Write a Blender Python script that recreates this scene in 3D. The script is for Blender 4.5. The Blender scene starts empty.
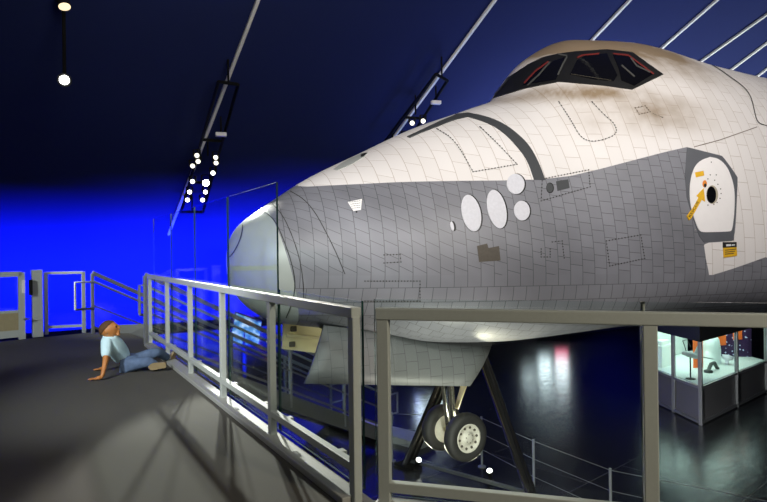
import bpy, bmesh, math, random
from mathutils import Vector, Matrix
from mathutils.bvhtree import BVHTree
from mathutils.geometry import delaunay_2d_cdt
random.seed(7)
C = bpy.context.scene.collection
SC = bpy.context.scene
F = 600.0; ROLL = .0122; EYE = Vector((0, 0, 1.4)); FLOOR = -2.9
sr, cr = math.sin(ROLL), math.cos(ROLL)

# ---------------------------------------------------------------- camera and image geometry
cam = bpy.data.objects.new('camera', bpy.data.cameras.new('camera'))
C.objects.link(cam)
cam.data.sensor_width = 36; cam.data.lens = F / 767 * 36
cam.data.clip_start = .05; cam.data.clip_end = 300
R_ = Vector((cr, 0, -sr)); U_ = Vector((sr, 0, cr)); B_ = Vector((0, -1, 0))
cam.matrix_world = Matrix(((R_.x, U_.x, B_.x, EYE.x), (R_.y, U_.y, B_.y, EYE.y), (R_.z, U_.z, B_.z, EYE.z), (0, 0, 0, 1)))
SC.camera = cam

def ray(px, py):
    dx, dy = px - 383.5, 251 - py
    return Vector(((dx * cr + dy * sr) / F, 1, (-dx * sr + dy * cr) / F))
def dp(px, py, Y): return EYE + ray(px, py) * Y
def gp(px, py, z=0.0):
    r = ray(px, py); return EYE + r * ((z - EYE.z) / r.z)

# ---------------------------------------------------------------- materials
def new_mat(name):
    m = bpy.data.materials.new(name); m.use_nodes = True
    nt = m.node_tree; b = nt.nodes['Principled BSDF']
    return m, nt, b
def N(nt, typ, **kw):
    n = nt.nodes.new(typ)
    for k, v in kw.items(): setattr(n, k, v)
    return n
def mat(name, col, rough=.5, metal=0., var=.12, scale=30., bump=0., spec=.5, emit=None, estr=0.):
    m, nt, b = new_mat(name)
    tc = N(nt, 'ShaderNodeTexCoord'); nz = N(nt, 'ShaderNodeTexNoise')
    nz.inputs['Scale'].default_value = scale; nz.inputs['Detail'].default_value = 4
    nt.links.new(tc.outputs['Object'], nz.inputs['Vector'])
    mx = N(nt, 'ShaderNodeMix', data_type='RGBA')
    mx.inputs['A'].default_value = (*[c * (1 - var) for c in col], 1)
    mx.inputs['B'].default_value = (*[min(1, c * (1 + var)) for c in col], 1)
    nt.links.new(nz.outputs['Fac'], mx.inputs['Factor'])
    nt.links.new(mx.outputs['Result'], b.inputs['Base Color'])
    b.inputs['Roughness'].default_value = rough; b.inputs['Metallic'].default_value = metal
    b.inputs['Specular IOR Level'].default_value = spec
    if bump:
        bp = N(nt, 'ShaderNodeBump'); bp.inputs['Strength'].default_value = bump; bp.inputs['Distance'].default_value = .01
        nt.links.new(nz.outputs['Fac'], bp.inputs['Height']); nt.links.new(bp.outputs['Normal'], b.inputs['Normal'])
    if emit:
        b.inputs['Emission Color'].default_value = (*emit, 1); b.inputs['Emission Strength'].default_value = estr
    return m
def glass_mat(name, tint=(.93, .97, .96), refl=1.0):
    m = bpy.data.materials.new(name); m.use_nodes = True
    nt = m.node_tree; nt.nodes.clear()
    out = N(nt, 'ShaderNodeOutputMaterial'); tr = N(nt, 'ShaderNodeBsdfTransparent'); gl = N(nt, 'ShaderNodeBsdfGlossy')
    tr.inputs['Color'].default_value = (*tint, 1); gl.inputs['Roughness'].default_value = .02
    gl.inputs['Color'].default_value = (refl, refl, refl, 1)
    lw = N(nt, 'ShaderNodeLayerWeight'); lw.inputs['Blend'].default_value = .5
    pw = N(nt, 'ShaderNodeMath', operation='POWER'); pw.inputs[1].default_value = 5; nt.links.new(lw.outputs['Facing'], pw.inputs[0])
    fr = N(nt, 'ShaderNodeMath', operation='MULTIPLY_ADD'); fr.inputs[1].default_value = .22; fr.inputs[2].default_value = .016; nt.links.new(pw.outputs[0], fr.inputs[0])
    mx = N(nt, 'ShaderNodeMixShader')
    nt.links.new(fr.outputs[0], mx.inputs[0]); nt.links.new(tr.outputs[0], mx.inputs[1]); nt.links.new(gl.outputs[0], mx.inputs[2])
    nt.links.new(mx.outputs[0], out.inputs[0])
    return m
def emit_mat(name, col, s):
    m = mat(name, col, .4, emit=col, estr=s, var=.02); return m

M = {}
M['rail'] = mat('painted_aluminium', (.44, .48, .455), .5, 0, .06, 60, spec=.3)
M['rail_dark'] = mat('rail_shadow_gap', (.03, .03, .03), .6)
M['curb'] = mat('curb_metal', (.36, .37, .35), .5, 0, .08, 40, spec=.3)
M['glass'] = glass_mat('clear_glass')
M['glass_edge'] = mat('glass_edge', (.02, .05, .045), .1, 0, .1)
M['carpet'] = mat('platform_carpet', (.088, .085, .075), .85, 0, .35, 160, .15, .25)
M['fascia'] = mat('platform_fascia', (.03, .03, .03), .6)
M['black'] = mat('black_metal', (.010, .010, .010), .8, 0, spec=.15)
M['black_gloss'] = mat('black_gloss', (.010, .010, .011), .15, .1)
M['steel'] = mat('stair_steel', (.33, .35, .36), .4, .5)
M['steel_dull'] = mat('dull_grey_metal', (.16, .17, .17), .5, .4)
M['slab'] = mat('landing_grey', (.48, .48, .47), .6)
M['case_grey'] = mat('case_grey_panel', (.10, .095, .10), .5, 0, .05)
M['case_frame'] = mat('case_frame', (.22, .22, .23), .35, .6)
M['case_top'] = mat('case_canopy_black', (.012, .012, .012), .5)
M['chrome'] = mat('chrome_strip', (.6, .6, .6), .15, 1)
M['tyre'] = mat('tyre_rubber', (.035, .035, .033), .6, 0, .15, 40)
M['hub'] = mat('wheel_hub_white', (.72, .70, .60), .45)
M['hub_dark'] = mat('hub_dark', (.08, .07, .05), .6)
M['strut_cream'] = mat('gear_cream', (.62, .55, .36), .5)
M['strut_grey'] = mat('gear_chrome', (.45, .45, .42), .25, .8)
M['door_in'] = mat('door_inner_cream', (.92, .82, .46), .55, 0, .06, 6)
M['white_cover'] = mat('white_cover', (.66, .66, .71), .5)
M['hatch_white'] = mat('hatch_white', (.88, .85, .84), .55, 0, .03, 12)
M['yellow'] = mat('yellow_paint', (.80, .46, .02), .5)
M['sign_black'] = mat('sign_black', (.015, .015, .015), .5)
M['sign_white'] = mat('sign_white', (.8, .8, .8), .5)
M['orange'] = mat('orange_paint', (.75, .25, .03), .5)
M['rededge'] = mat('red_seal', (.17, .02, .016), .5)
M['beige'] = mat('beige_ring', (.45, .40, .30), .5)
M['win_band'] = mat('window_black_tile', (.008, .008, .008), .5, 0, .4, 14)
M['win_glass'] = mat('window_glass_black', (.004, .004, .005), .08)
M['win_frame'] = mat('window_frame_grey', (.07, .07, .065), .45)
M['band'] = mat('dark_band', (.055, .058, .062), .6)
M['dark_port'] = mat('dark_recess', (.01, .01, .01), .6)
M['brown_tile'] = mat('worn_brown_tile', (.075, .062, .045), .6, 0, .3, 30)
M['seam'] = mat('panel_seam', (.03, .028, .025), .7)
M['seam_tan'] = mat('panel_seam_tan', (.16, .12, .09), .7)
M['capseam'] = mat('cap_seam', (.03, .035, .03), .6)
M['rib'] = mat('ceiling_rail_white', (.80, .78, .70), .5)
M['lens'] = emit_mat('lamp_lens', (1, .97, .9), 5)
M['lens_hot'] = emit_mat('lamp_lens_bright', (1, .98, .95), 40)
M['lens_warm'] = emit_mat('lamp_lens_warm', (1, .8, .5), 1.2)
M['lens_dim'] = emit_mat('lamp_lens_side', (1, .95, .8), 1.6)
M['skin'] = mat('boy_skin', (.50, .20, .055), .5, 0, .1, 20)
M['hair'] = mat('boy_hair', (.11, .05, .018), .8, 0, .5, 300, .3)
M['shirt'] = mat('pale_blue_shirt', (.62, .87, 1.0), .8, 0, .08, 25, .1)
M['jeans'] = mat('blue_denim', (.10, .155, .27), .8, 0, .45, 18, .2)
M['sole'] = mat('tan_sole', (.30, .23, .12), .7)
M['shoe'] = mat('grey_shoe', (.28, .24, .22), .7)
M['sock'] = mat('white_sock', (.75, .75, .78), .8)
M['eye'] = mat('dark_eye', (.01, .008, .006), .2)
M['lip'] = mat('lip', (.28, .09, .05), .5)

# ---------------------------------------------------------------- mesh helpers
WLOC = {}
def up(z): return Vector((0, 0, z))
def obj(name, bm, m, parent=None, smooth=False, mats=None):
    me = bpy.data.meshes.new(name)
    base = WLOC[parent.name] if parent else Vector((0, 0, 0))
    if parent: bmesh.ops.translate(bm, verts=bm.verts, vec=-base)
    bm.normal_update(); bm.to_mesh(me); bm.free()
    for mm in (mats or [m]): me.materials.append(mm)
    if smooth:
        for p in me.polygons: p.use_smooth = True
    o = bpy.data.objects.new(name, me); C.objects.link(o)
    if parent: o.parent = parent
    WLOC[o.name] = base
    return o
def tag(o, label=None, cat=None, group=None, kind=None):
    if label: o['label'] = label
    if cat: o['category'] = cat
    if group: o['group'] = group
    if kind: o['kind'] = kind
    return o
def thing(name, label, cat, loc, group=None):
    o = bpy.data.objects.new(name, None); C.objects.link(o); o.location = loc
    o.empty_display_size = .1
    WLOC[o.name] = Vector(loc)
    return tag(o, label, cat, group)
def solo(name, bm, m, label, cat, group=None, smooth=False, mats=None):
    """a thing that is one mesh, origin at its base centre"""
    xs = [v.co for v in bm.verts]
    loc = Vector((sum(v.x for v in xs) / len(xs), sum(v.y for v in xs) / len(xs), min(v.z for v in xs)))
    bmesh.ops.translate(bm, verts=bm.verts, vec=-loc)
    o = obj(name, bm, m, None, smooth, mats); o.location = loc; WLOC[o.name] = loc
    return tag(o, label, cat, group)
def struct(name, bm, m, label=None, smooth=False):
    o = obj(name, bm, m, None, smooth); tag(o, label, None, None, 'structure'); return o

def BM(): return bmesh.new()
def add_faces(bm, pts, faces, mi=0):
    vs = [bm.verts.new(p) for p in pts]
    for f in faces:
        try:
            fc = bm.faces.new([vs[i] for i in f]); fc.material_index = mi
        except ValueError: pass
    return vs
BOXF = [(0, 3, 2, 1), (4, 5, 6, 7), (0, 1, 5, 4), (1, 2, 6, 5), (2, 3, 7, 6), (3, 0, 4, 7)]
def hexa(bm, p, mi=0): return add_faces(bm, p, BOXF, mi)
def beam(bm, p0, p1, w, h, up=Vector((0, 0, 1)), bev=0.0, mi=0):
    p0, p1 = Vector(p0), Vector(p1); d = (p1 - p0).normalized()
    s = d.cross(up)
    if s.length < 1e-4: s = d.cross(Vector((1, 0, 0)))
    s.normalize(); t = s.cross(d).normalized()
    a, b = s * w / 2, t * h / 2
    q = [p0 - a - b, p0 + a - b, p0 + a + b, p0 - a + b]
    q = q + [x + (p1 - p0) for x in q]
    vs = hexa(bm, [q[0], q[1], q[2], q[3], q[4], q[5], q[6], q[7]], mi)
    if bev:
        es = list({e for v in vs for e in v.link_edges})
        bmesh.ops.bevel(bm, geom=es, offset=bev, segments=2, affect='EDGES', profile=.5)
def box(bm, c, sx, sy, sz, rz=0, bev=0, mi=0):
    d = Vector((math.cos(rz), math.sin(rz), 0)); c = Vector(c)
    beam(bm, c - d * sx / 2, c + d * sx / 2, sy, sz, bev=bev, mi=mi)
def tube(bm, pts, r, seg=10, cap=True, mi=0):
    pts = [Vector(p) for p in pts]; rings = []
    ref = None
    for i, p in enumerate(pts):
        d = (pts[min(i + 1, len(pts) - 1)] - pts[max(i - 1, 0)]).normalized()
        if ref is None: ref = d.orthogonal().normalized()
        ref = (ref - d * ref.dot(d)).normalized(); s = d.cross(ref)
        rr = r[i] if isinstance(r, (list, tuple)) else r
        rings.append([bm.verts.new(p + (ref * math.cos(2 * math.pi * k / seg) + s * math.sin(2 * math.pi * k / seg)) * rr) for k in range(seg)])
    for a, b in zip(rings, rings[1:]):
        for k in range(seg):
            f = bm.faces.new((a[k], a[(k + 1) % seg], b[(k + 1) % seg], b[k])); f.smooth = True; f.material_index = mi
    if cap:
        for ring in (rings[0], rings[-1]):
            f = bm.faces.new(ring); f.material_index = mi
def lathe(bm, c, axis, prof, seg=32, mi=0, cap=True):
    """prof: list of (along, radius)"""
    axis = Vector(axis).normalized(); u = axis.orthogonal().normalized(); v = axis.cross(u); c = Vector(c); rings = []
    for a, r in prof:
        rings.append([bm.verts.new(c + axis * a + (u * math.cos(2 * math.pi * k / seg) + v * math.sin(2 * math.pi * k / seg)) * max(r, 1e-4)) for k in range(seg)])
    for a, b in zip(rings, rings[1:]):
        for k in range(seg):
            f = bm.faces.new((a[k], a[(k + 1) % seg], b[(k + 1) % seg], b[k])); f.smooth = True; f.material_index = mi
    if not cap: return
    for ring in (rings[0], rings[-1]):
        f = bm.faces.new(ring); f.material_index = mi
def prism(bm, poly, z0, z1, mi=0):
    n = len(poly)
    a = [bm.verts.new((p[0], p[1], z0)) for p in poly]; b = [bm.verts.new((p[0], p[1], z1)) for p in poly]
    bm.faces.new(a[::-1]).material_index = mi; bm.faces.new(b).material_index = mi
    for i in range(n):
        bm.faces.new((a[i], a[(i + 1) % n], b[(i + 1) % n], b[i])).material_index = mi
def sheet(bm, q, t, mi=0):
    """quad with thickness t"""
    q = [Vector(p) for p in q]; n = (q[1] - q[0]).cross(q[3] - q[0]).normalized() * t / 2
    hexa(bm, [p - n for p in q] + [p + n for p in q], mi)
def pane(name, q, t, parent):
    """glass pane: clear faces, dark cut edges"""
    q = [Vector(p) for p in q]; n = (q[1] - q[0]).cross(q[3] - q[0]).normalized() * t / 2
    bm = BM(); a = [bm.verts.new(p - n) for p in q]; b = [bm.verts.new(p + n) for p in q]
    bm.faces.new(b).material_index = 0
    bm.faces.new(a[::-1]).material_index = 0
    for i in range(4):
        bm.faces.new((a[i], a[(i + 1) % 4], b[(i + 1) % 4], b[i])).material_index = 1
    return obj(name, bm, None, parent, mats=[M['glass'], M['glass_edge']])

# ---------------------------------------------------------------- the setting: pavilion
DU = Vector((-.5407, .8412, 0)); DV = Vector((.8412, .5407, 0))      # across and along the pavilion
SL0, SLK = 12.0, .562
PROF = [(-16, SL0 + 16 * SLK), (-6, SL0 + 6 * SLK), (4, SL0 - 4 * SLK), (12, SL0 - 12 * SLK), (18, SL0 - 18 * SLK), (19, 1.20), (19.9, .45), (20.6, -.35), (21.1, -1.2), (21.35, -2.9)]
def shell(pr, v0=-45, v1=60, step=3):
    bm = BM(); rows = []
    n = int((v1 - v0) / step) + 1
    for u, z in pr: rows.append([bm.verts.new(DU * u + DV * (v0 + step * i) + Vector((0, 0, z))) for i in range(n)])
    for a, b in zip(rows, rows[1:]):
        for i in range(n - 1): bm.faces.new((a[i], a[i + 1], b[i + 1], b[i]))
    return bm
M['fabric'] = mat('tent_fabric', (.018, .026, .098), .9, 0, .06, .6, 0, .1)
M['plinth'] = mat('dark_plinth', (.035, .035, .035), .7)
struct('ceiling', shell(PROF[:8]), M['fabric'], 'dark navy sloping fabric roof of the pavilion', True)
struct('wall_back', shell(PROF[7:]), M['fabric'], 'fabric wall washed with bright blue light', True)
bm = BM()
a0 = DU * 20.2 - DV * 45; a1 = DU * 20.2 + DV * 60
beam(bm, a0 + Vector((0, 0, FLOOR + .85)), a1 + Vector((0, 0, FLOOR + .85)), .2, 1.7)
struct('trim_1', bm, M['plinth'], 'low dark wall in front of the blue fabric')

# floor: dark polished slate
m, nt, b = new_mat('dark_slate')
tc = N(nt, 'ShaderNodeTexCoord'); mp = N(nt, 'ShaderNodeMapping'); mp.inputs['Rotation'].default_value = (0, 0, math.radians(-41.5))
mp.inputs['Location'].default_value = (.35, .8, 0)
nt.links.new(tc.outputs['Object'], mp.inputs['Vector'])
br = N(nt, 'ShaderNodeTexBrick'); br.inputs['Scale'].default_value = 1; br.inputs['Brick Width'].default_value = 2.6; br.inputs['Row Height'].default_value = 2.2
br.inputs['Mortar Size'].default_value = .012; br.inputs['Color1'].default_value = (.011, .012, .015, 1); br.inputs['Color2'].default_value = (.016, .017, .021, 1); br.inputs['Mortar'].default_value = (.07, .07, .072, 1)
nt.links.new(mp.outputs[0], br.inputs['Vector']); nt.links.new(br.outputs['Color'], b.inputs['Base Color'])
n1 = N(nt, 'ShaderNodeTexNoise'); n1.inputs['Scale'].default_value = 1.5; n1.inputs['Detail'].default_value = 5; n1.inputs['Roughness'].default_value = .6; n1.inputs['Distortion'].default_value = 1.2
mp2 = N(nt, 'ShaderNodeMapping'); mp2.inputs['Scale'].default_value = (.7, 3.2, 1); nt.links.new(mp.outputs[0], mp2.inputs['Vector']); nt.links.new(mp2.outputs[0], n1.inputs['Vector'])
n2 = N(nt, 'ShaderNodeTexNoise'); n2.inputs['Scale'].default_value = 7; n2.inputs['Detail'].default_value = 5
nt.links.new(mp.outputs[0], n2.inputs['Vector'])
bp = N(nt, 'ShaderNodeBump'); bp.inputs['Strength'].default_value = .35; bp.inputs['Distance'].default_value = .012
nt.links.new(n1.outputs['Fac'], bp.inputs['Height']); nt.links.new(bp.outputs[0], b.inputs['Normal'])
rr = N(nt, 'ShaderNodeMapRange'); rr.inputs['To Min'].default_value = .12; rr.inputs['To Max'].default_value = .32
nt.links.new(n2.outputs['Fac'], rr.inputs['Value']); nt.links.new(rr.outputs[0], b.inputs['Roughness'])
b.inputs['Specular IOR Level'].default_value = .45
M['floor'] = m
bm = BM(); prism(bm, [(DU * 21.6 + DV * -46)[:2], (DU * -16 + DV * -46)[:2], (DU * -16 + DV * 61)[:2], (DU * 21.6 + DV * 61)[:2]], FLOOR - .2, FLOOR)
struct('floor', bm, M['floor'], 'dark polished slate floor below the platform')

# ribs on the sloping roof
def slope_hit(px, py, drop=0.0):
    r = ray(px, py); s = r.dot(DU)
    t = (SL0 - drop - EYE.z) / (r.z + SLK * s)
    return EYE + r * t
RIBS = [((258, 0), (195, 165)), ((495, 0), (405, 122)), ((630, 0), (595, 37)), ((717, 0), (663, 47)), ((767, 14.5), (705, 58.5)), ((767, 43), (735, 67)), ((767, 69), (755, 78))]
riblines = []
for i, (p, q) in enumerate(RIBS):
    A, Bq = slope_hit(*p, .05), slope_hit(*q, .05); d = (Bq - A).normalized()
    du = d.dot(DU); u = A.dot(DU)
    A2 = A - d * ((u + 8) / du); B2 = A + d * ((17.8 - u) / du)
    riblines.append((A, d, A2, B2))
    bm = BM(); beam(bm, A2, B2, .07, .06, up=Vector((DU.x * SLK, DU.y * SLK, 1)), bev=.01)
    struct('trim_%d' % (i + 2), bm, M['rib'], 'pale tension rib running down the navy roof')

# ---------------------------------------------------------------- viewing platform
A = gp(150.6, 346); Bp = gp(356, 503); A.z = Bp.z = 0
LD = (Bp - A).normalized(); LNRM = Vector((-LD.y, LD.x, 0))           # outward (away from the platform)
if LNRM.x < 0: LNRM = -LNRM
Cp = dp(383, 308, 3.26); Cp.z = 0
RD = Vector((.961, -.277, 0)); RN = Vector((.277, .961, 0))
FL = gp(0, 341.5); FM = gp(91, 332.5)
FD = (FM - FL).normalized()
out = .10
edge = [A + LNRM * out, Bp + LNRM * out + LD * .02, Cp + RN * out - RD * .05, Cp + RN * out + RD * 4.6]
far_r = gp(126, 331.5)
poly = [FL - FD * 5, FL, FM, far_r, edge[0] - LD * .15, edge[0], edge[1], edge[2], edge[3], Vector((5.2, -4, 0)), Vector((-8, -4, 0)), Vector((-11.5, 6, 0))]
bm = BM(); prism(bm, [p[:2] for p in poly], -.30, 0)
struct('viewing_platform', bm, M['carpet'], 'dark grey carpeted viewing platform')

def left_post(i): return A + (Bp - A) * (i / 5)
rl = thing('glass_railing', 'long grey glass railing on the platform left of the shuttle nose, beside the boy', 'railing', (A + Bp) / 2)
RW = .062
for i in range(6):
    p = left_post(i); bm = BM(); beam(bm, p, p + Vector((0, 0, 1.04)), .05, .065, up=LD, bev=.005)
    obj('post', bm, M['rail'], rl)
bm = BM(); beam(bm, A - LD * .03 + Vector((0, 0, 1.06)), Bp + LD * .03 + Vector((0, 0, 1.06)), RW, .06, bev=.006); obj('top_rail', bm, M['rail'], rl)
for i in range(5):
    bm = BM(); beam(bm, left_post(i) + LD * .025 + Vector((0, 0, .20)), left_post(i + 1) - LD * .025 + Vector((0, 0, .20)), .05, .05, bev=.005)
    obj('bottom_rail', bm, M['rail'], rl)
bm = BM(); beam(bm, A - LD * .05 - LNRM * .02 + Vector((0, 0, .022)), Bp + LD * .0 - LNRM * .02 + Vector((0, 0, .022)), .13, .044, bev=.006); obj('kick_plate', bm, M['curb'], rl)
for i in range(5):
    g = .012; a = left_post(i) + LD * g + LNRM * .062; b2 = left_post(i + 1) - LD * g + LNRM * .062
    top = 1.93 if i < 4 else 1.12
    pane('glass_panel', [a + Vector((0, 0, .06)), b2 + Vector((0, 0, .06)), b2 + Vector((0, 0, top)), a + Vector((0, 0, top))], .014, rl)
    for t in (.18, .82):
        bm = BM(); q = a + (b2 - a) * t + Vector((0, 0, .2)) - LNRM * .018; beam(bm, q - LD * .03, q + LD * .03, .032, .04, bev=.003); obj('glass_clamp', bm, M['curb'], rl)

rr_ = thing('glass_railing', 'warm grey glass railing in the right foreground below the shuttle belly', 'railing', Cp + RD * 1.5)
SP = 1.335
for i in range(4):
    p = Cp + RD * SP * i; bm = BM(); beam(bm, p, p + Vector((0, 0, 1.04)), .066, .05, up=RN, bev=.005); obj('post', bm, M['rail'], rr_)
bm = BM(); beam(bm, Cp - RD * .037 + Vector((0, 0, 1.06)), Cp + RD * (SP * 3 + .05) + Vector((0, 0, 1.06)), .06, .064, bev=.006); obj('top_rail', bm, M['rail'], rr_)
for i in range(3):
    bm = BM(); beam(bm, Cp + RD * (SP * i + .025) + Vector((0, 0, .125)), Cp + RD * (SP * (i + 1) - .025) + Vector((0, 0, .125)), .05, .055, bev=.005)
    obj('bottom_rail', bm, M['rail'], rr_)
bm = BM(); beam(bm, Cp - RD * .05 + Vector((0, 0, .022)), Cp + RD * (SP * 3 + .05) + Vector((0, 0, .022)), .13, .044, bev=.006); obj('kick_plate', bm, M['curb'], rr_)
for i in range(3):
    a = Cp + RD * (SP * i - (.068 if i == 0 else .022)) + RN * .062; b2 = Cp + RD * (SP * (i + 1) - .032) + RN * .062
    pane('glass_panel', [a + Vector((0, 0, .05)), b2 + Vector((0, 0, .05)), b2 + Vector((0, 0, 1.135)), a + Vector((0, 0, 1.135))], .014, rr_)
    bm = BM(); q = b2 + RD * .012 + RN * .012; beam(bm, q + up(.05), q + up(1.135), .022, .012, up=RN, bev=.003); obj('edge_glint', bm, M['curb'], rr_)  # pale strip painted as the light caught on the pane edge

# ---------------------------------------------------------------- far end of the platform: gate, frame, stairs
def frame_piece(parent, p, q, z0, z1, w, name='frame'):
    pass
YG = 9.9
gt = thing('gate', 'grey metal gate with a clear pane and tan lower panel at the far left', 'gate', gp(20, 338))
gd = FD
g1 = gp(22, 339.2); g0 = g1 - gd * 1.3

bm = BM(); beam(bm, g0, g0 + up(1.12), .07, .06, up=gd, bev=.005); beam(bm, g1, g1 + up(1.12), .10, .06, up=Vector((-gd.y, gd.x, 0)), bev=.005)
beam(bm, g0, g1 + up(0), .05, .05) if False else None
beam(bm, g0 + up(1.09), g1 + up(1.09), .06, .09, bev=.005); beam(bm, g0 + up(.10), g1 + up(.10), .05, .12, bev=.005); beam(bm, g0 + up(.47), g1 + up(.47), .04, .05, bev=.005)
obj('gate_frame', bm, M['rail'], gt)
bm = BM(); sheet(bm, [g0 + up(.15), g1 + up(.15), g1 + up(.45), g0 + up(.45)], .02)
M['tan_panel'] = mat('tan_panel', (.36, .31, .18), .5); obj('lower_panel', bm, M['tan_panel'], gt)
pane('glass_panel', [g0 + gd * .03 + up(.49), g1 - gd * .05 + up(.49), g1 - gd * .05 + up(1.05), g0 + gd * .03 + up(1.05)], .01, gt)
nrm = Vector((gd.y, -gd.x, 0))
bm = BM(); box(bm, g1 + nrm * .05 + up(.88) + gd * .02, .045, .05, .22, math.atan2(gd.y, gd.x), .008); obj('latch_box', bm, M['hatch_white'], gt)
bm = BM(); tube(bm, [g1 + nrm * .04 + up(.34) + gd * .05, g1 + nrm * .09 + up(.34) + gd * .05], .02); tube(bm, [g1 + nrm * .09 + up(.34) + gd * .0, g1 + nrm * .09 + up(.34) + gd * .1], .014); obj('handle', bm, M['curb'], gt)
g2 = gp(37.5, 336.8)
bm = BM(); beam(bm, g2, g2 + up(1.15), .16, .10, up=Vector((-gd.y, gd.x, 0)), bev=.006)
gp_o = solo('gate_post', bm, M['rail'], 'thick grey square post beside the gate latch', 'post')
bm = BM(); box(bm, g1 + gd * .13 + nrm * .03 + up(.86), .05, .06, .26, math.atan2(gd.y, gd.x), .008); 
solo('latch_keeper', bm, M['black'], 'small black lock box fixed between gate and its post', 'lock')

fr = thing('panel_railing', 'rectangular grey railing frame between the gate post and the stair rail', 'railing', gp(65, 333))
f0, f1 = gp(46.5, 334.5), gp(84, 332.8)
for p in (f0, f1):
    bm = BM(); beam(bm, p, p + up(1.10), .06, .05, up=Vector((-gd.y, gd.x, 0)), bev=.005); obj('post', bm, M['rail'], fr)
bm = BM(); beam(bm, f0 + up(1.08), f1 + up(1.08), .05, .05, bev=.005); obj('top_rail', bm, M['rail'], fr)
bm = BM(); beam(bm, f0 + up(.13), f1 + up(.13), .04, .05, bev=.005); obj('bottom_rail', bm, M['rail'], fr)
fd = (f1 - f0).normalized()
pane('glass_panel', [f0 + fd * .03 + up(.16), f1 - fd * .03 + up(.16), f1 - fd * .03 + up(1.05), f0 + fd * .03 + up(1.05)], .01, fr)

# stairs descending behind the railing
S0 = gp(93, 333.5); S0.z = 0
E0 = dp(331, 420, 14.9); E0.z = 0
SDIR = (E0 - S0); SLEN = SDIR.length; SDIR.normalize(); SRT = Vector((SDIR.y, -SDIR.x, 0))   # towards the camera side
W_ST = 1.95; ZL = FLOOR + .16
st = thing('staircase', 'grey metal staircase going down behind the glass railing to the lower floor', 'staircase', S0 + SDIR * 3 + up(FLOOR))
n = 16
slope = (ZL) / SLEN
for i in range(n):
    z = ZL * (i + 1) / n; c = S0 + SDIR * (SLEN * (i + .5) / n) + SRT * W_ST / 2
    bm = BM(); beam(bm, c - SRT * W_ST * .48 + up(z - .02), c + SRT * W_ST * .48 + up(z - .02), SLEN / n + .03, .04); obj('tread', bm, M['steel_dull'], st)
for sd in (0, 1):
    o = SRT * W_ST * sd
    bm = BM(); beam(bm, S0 + o + up(-.12), E0 + o + up(ZL - .10), .05, .28); obj('stringer', bm, M['steel_dull' if sd else 'steel'], st)
    rail = None
    bm = BM(); beam(bm, S0 + o + up(1.08), E0 + o + up(ZL + 1.0), .055, .07, bev=.006); rail = obj('guard_rail', bm, M['steel'], st)
    bm = BM(); q = SRT * (-.07 if sd else .07)
    h0, h1 = S0 + o + q, E0 + o + q
    e0 = h0 - SDIR * (.32 if sd == 0 else .06)
    tube(bm, [e0 + up(.45), e0 + up(.92), h0 + up(.92) , h1 + up(ZL + .85), h1 + SDIR * .35 + up(ZL + .85), h1 + SDIR * .35 + up(ZL + .40), h1 + up(ZL + .40)], .024)
    tube(bm, [e0 + up(.45), h0 + up(.45)], .022)
    obj('handrail', bm, M['steel'], st)
    for k in range(5):
        t = k / 4; p = S0 + o + SDIR * SLEN * t + up(ZL * t)
        bm = BM(); beam(bm, p - up(.2 if k < 4 else .1), p + up(1.06 if k < 4 else .98), .06, .05, up=SDIR, bev=.005); obj('post', bm, M['steel'], st)
    bm = BM(); beam(bm, S0 + o + up(.12), E0 + o + up(ZL + .12), .03, .04); obj('mid_rail', bm, M['steel_dull'], st)
    bm = BM(); beam(bm, S0 + o + up(.5), E0 + o + up(ZL + .5), .03, .03); obj('mid_rail', bm, M['steel_dull'], st)
    pane('glass_panel', [S0 + o + SDIR * .05 + up(.15), E0 + o - SDIR * .05 + up(ZL + .16), E0 + o - SDIR * .05 + up(ZL + .95), S0 + o + SDIR * .05 + up(1.03)], .01, st)
bm = BM(); prism(bm, [(S0 + SDIR * (SLEN - .1) - SRT * .15)[:2], (E0 + SDIR * .5 - SRT * .15)[:2], (E0 + SDIR * .5 + SRT * (W_ST + .9))[:2], (S0 + SDIR * (SLEN - .1) + SRT * (W_ST + .9))[:2]], FLOOR + .0, FLOOR + .15)
lp = obj('landing', bm, M['slab'], st)
bm = BM(); sheet(bm, [gp(104, 333.5) + up(-.25), gp(150, 333) + up(-.25), gp(150, 333) + up(.16), gp(100, 332.5) + up(.12)], .04)
solo('skirting_board', bm, M['steel_dull'], 'low grey skirting board at the far platform edge behind the boy', 'board')

# ---------------------------------------------------------------- lit screen on the lower floor
m, nt, b = new_mat('screen_picture')
tc = N(nt, 'ShaderNodeTexCoord'); vo = N(nt, 'ShaderNodeTexVoronoi'); vo.inputs['Scale'].default_value = 5
nz = N(nt, 'ShaderNodeTexNoise'); nz.inputs['Scale'].default_value = 4; nz.inputs['Detail'].default_value = 6
nt.links.new(tc.outputs['Object'], nz.inputs['Vector']); nt.links.new(tc.outputs['Object'], vo.inputs['Vector'])
cr_ = N(nt, 'ShaderNodeValToRGB'); e = cr_.color_ramp
e.elements[0].position = .35; e.elements[0].color = (.01, .05, .07, 1); e.elements[1].position = .7; e.elements[1].color = (.75, .9, .95, 1)
x = e.elements.new(.5); x.color = (.08, .3, .36, 1)
nt.links.new(nz.outputs['Fac'], cr_.inputs[0]); nt.links.new(cr_.outputs[0], b.inputs['Emission Color']); b.inputs['Emission Strength'].default_value = 1.1
b.inputs['Base Color'].default_value = (.01, .01, .01, 1); b.inputs['Specular IOR Level'].default_value = 0
M['screen'] = m
sc0 = dp(243, 330, 18.0)
mo = thing('information_screen', 'lit screen with a teal and white picture on the lower floor below the nose cap', 'screen', Vector((sc0.x, sc0.y, FLOOR)))
bm = BM(); q = [dp(229, 343, 18.0), dp(258, 345, 18.3), dp(261, 322, 18.3), dp(236, 313, 18.0)]; sheet(bm, [p + Vector((.02, -.05, 0)) for p in q], .02); obj('display', bm, M['screen'], mo)
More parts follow.
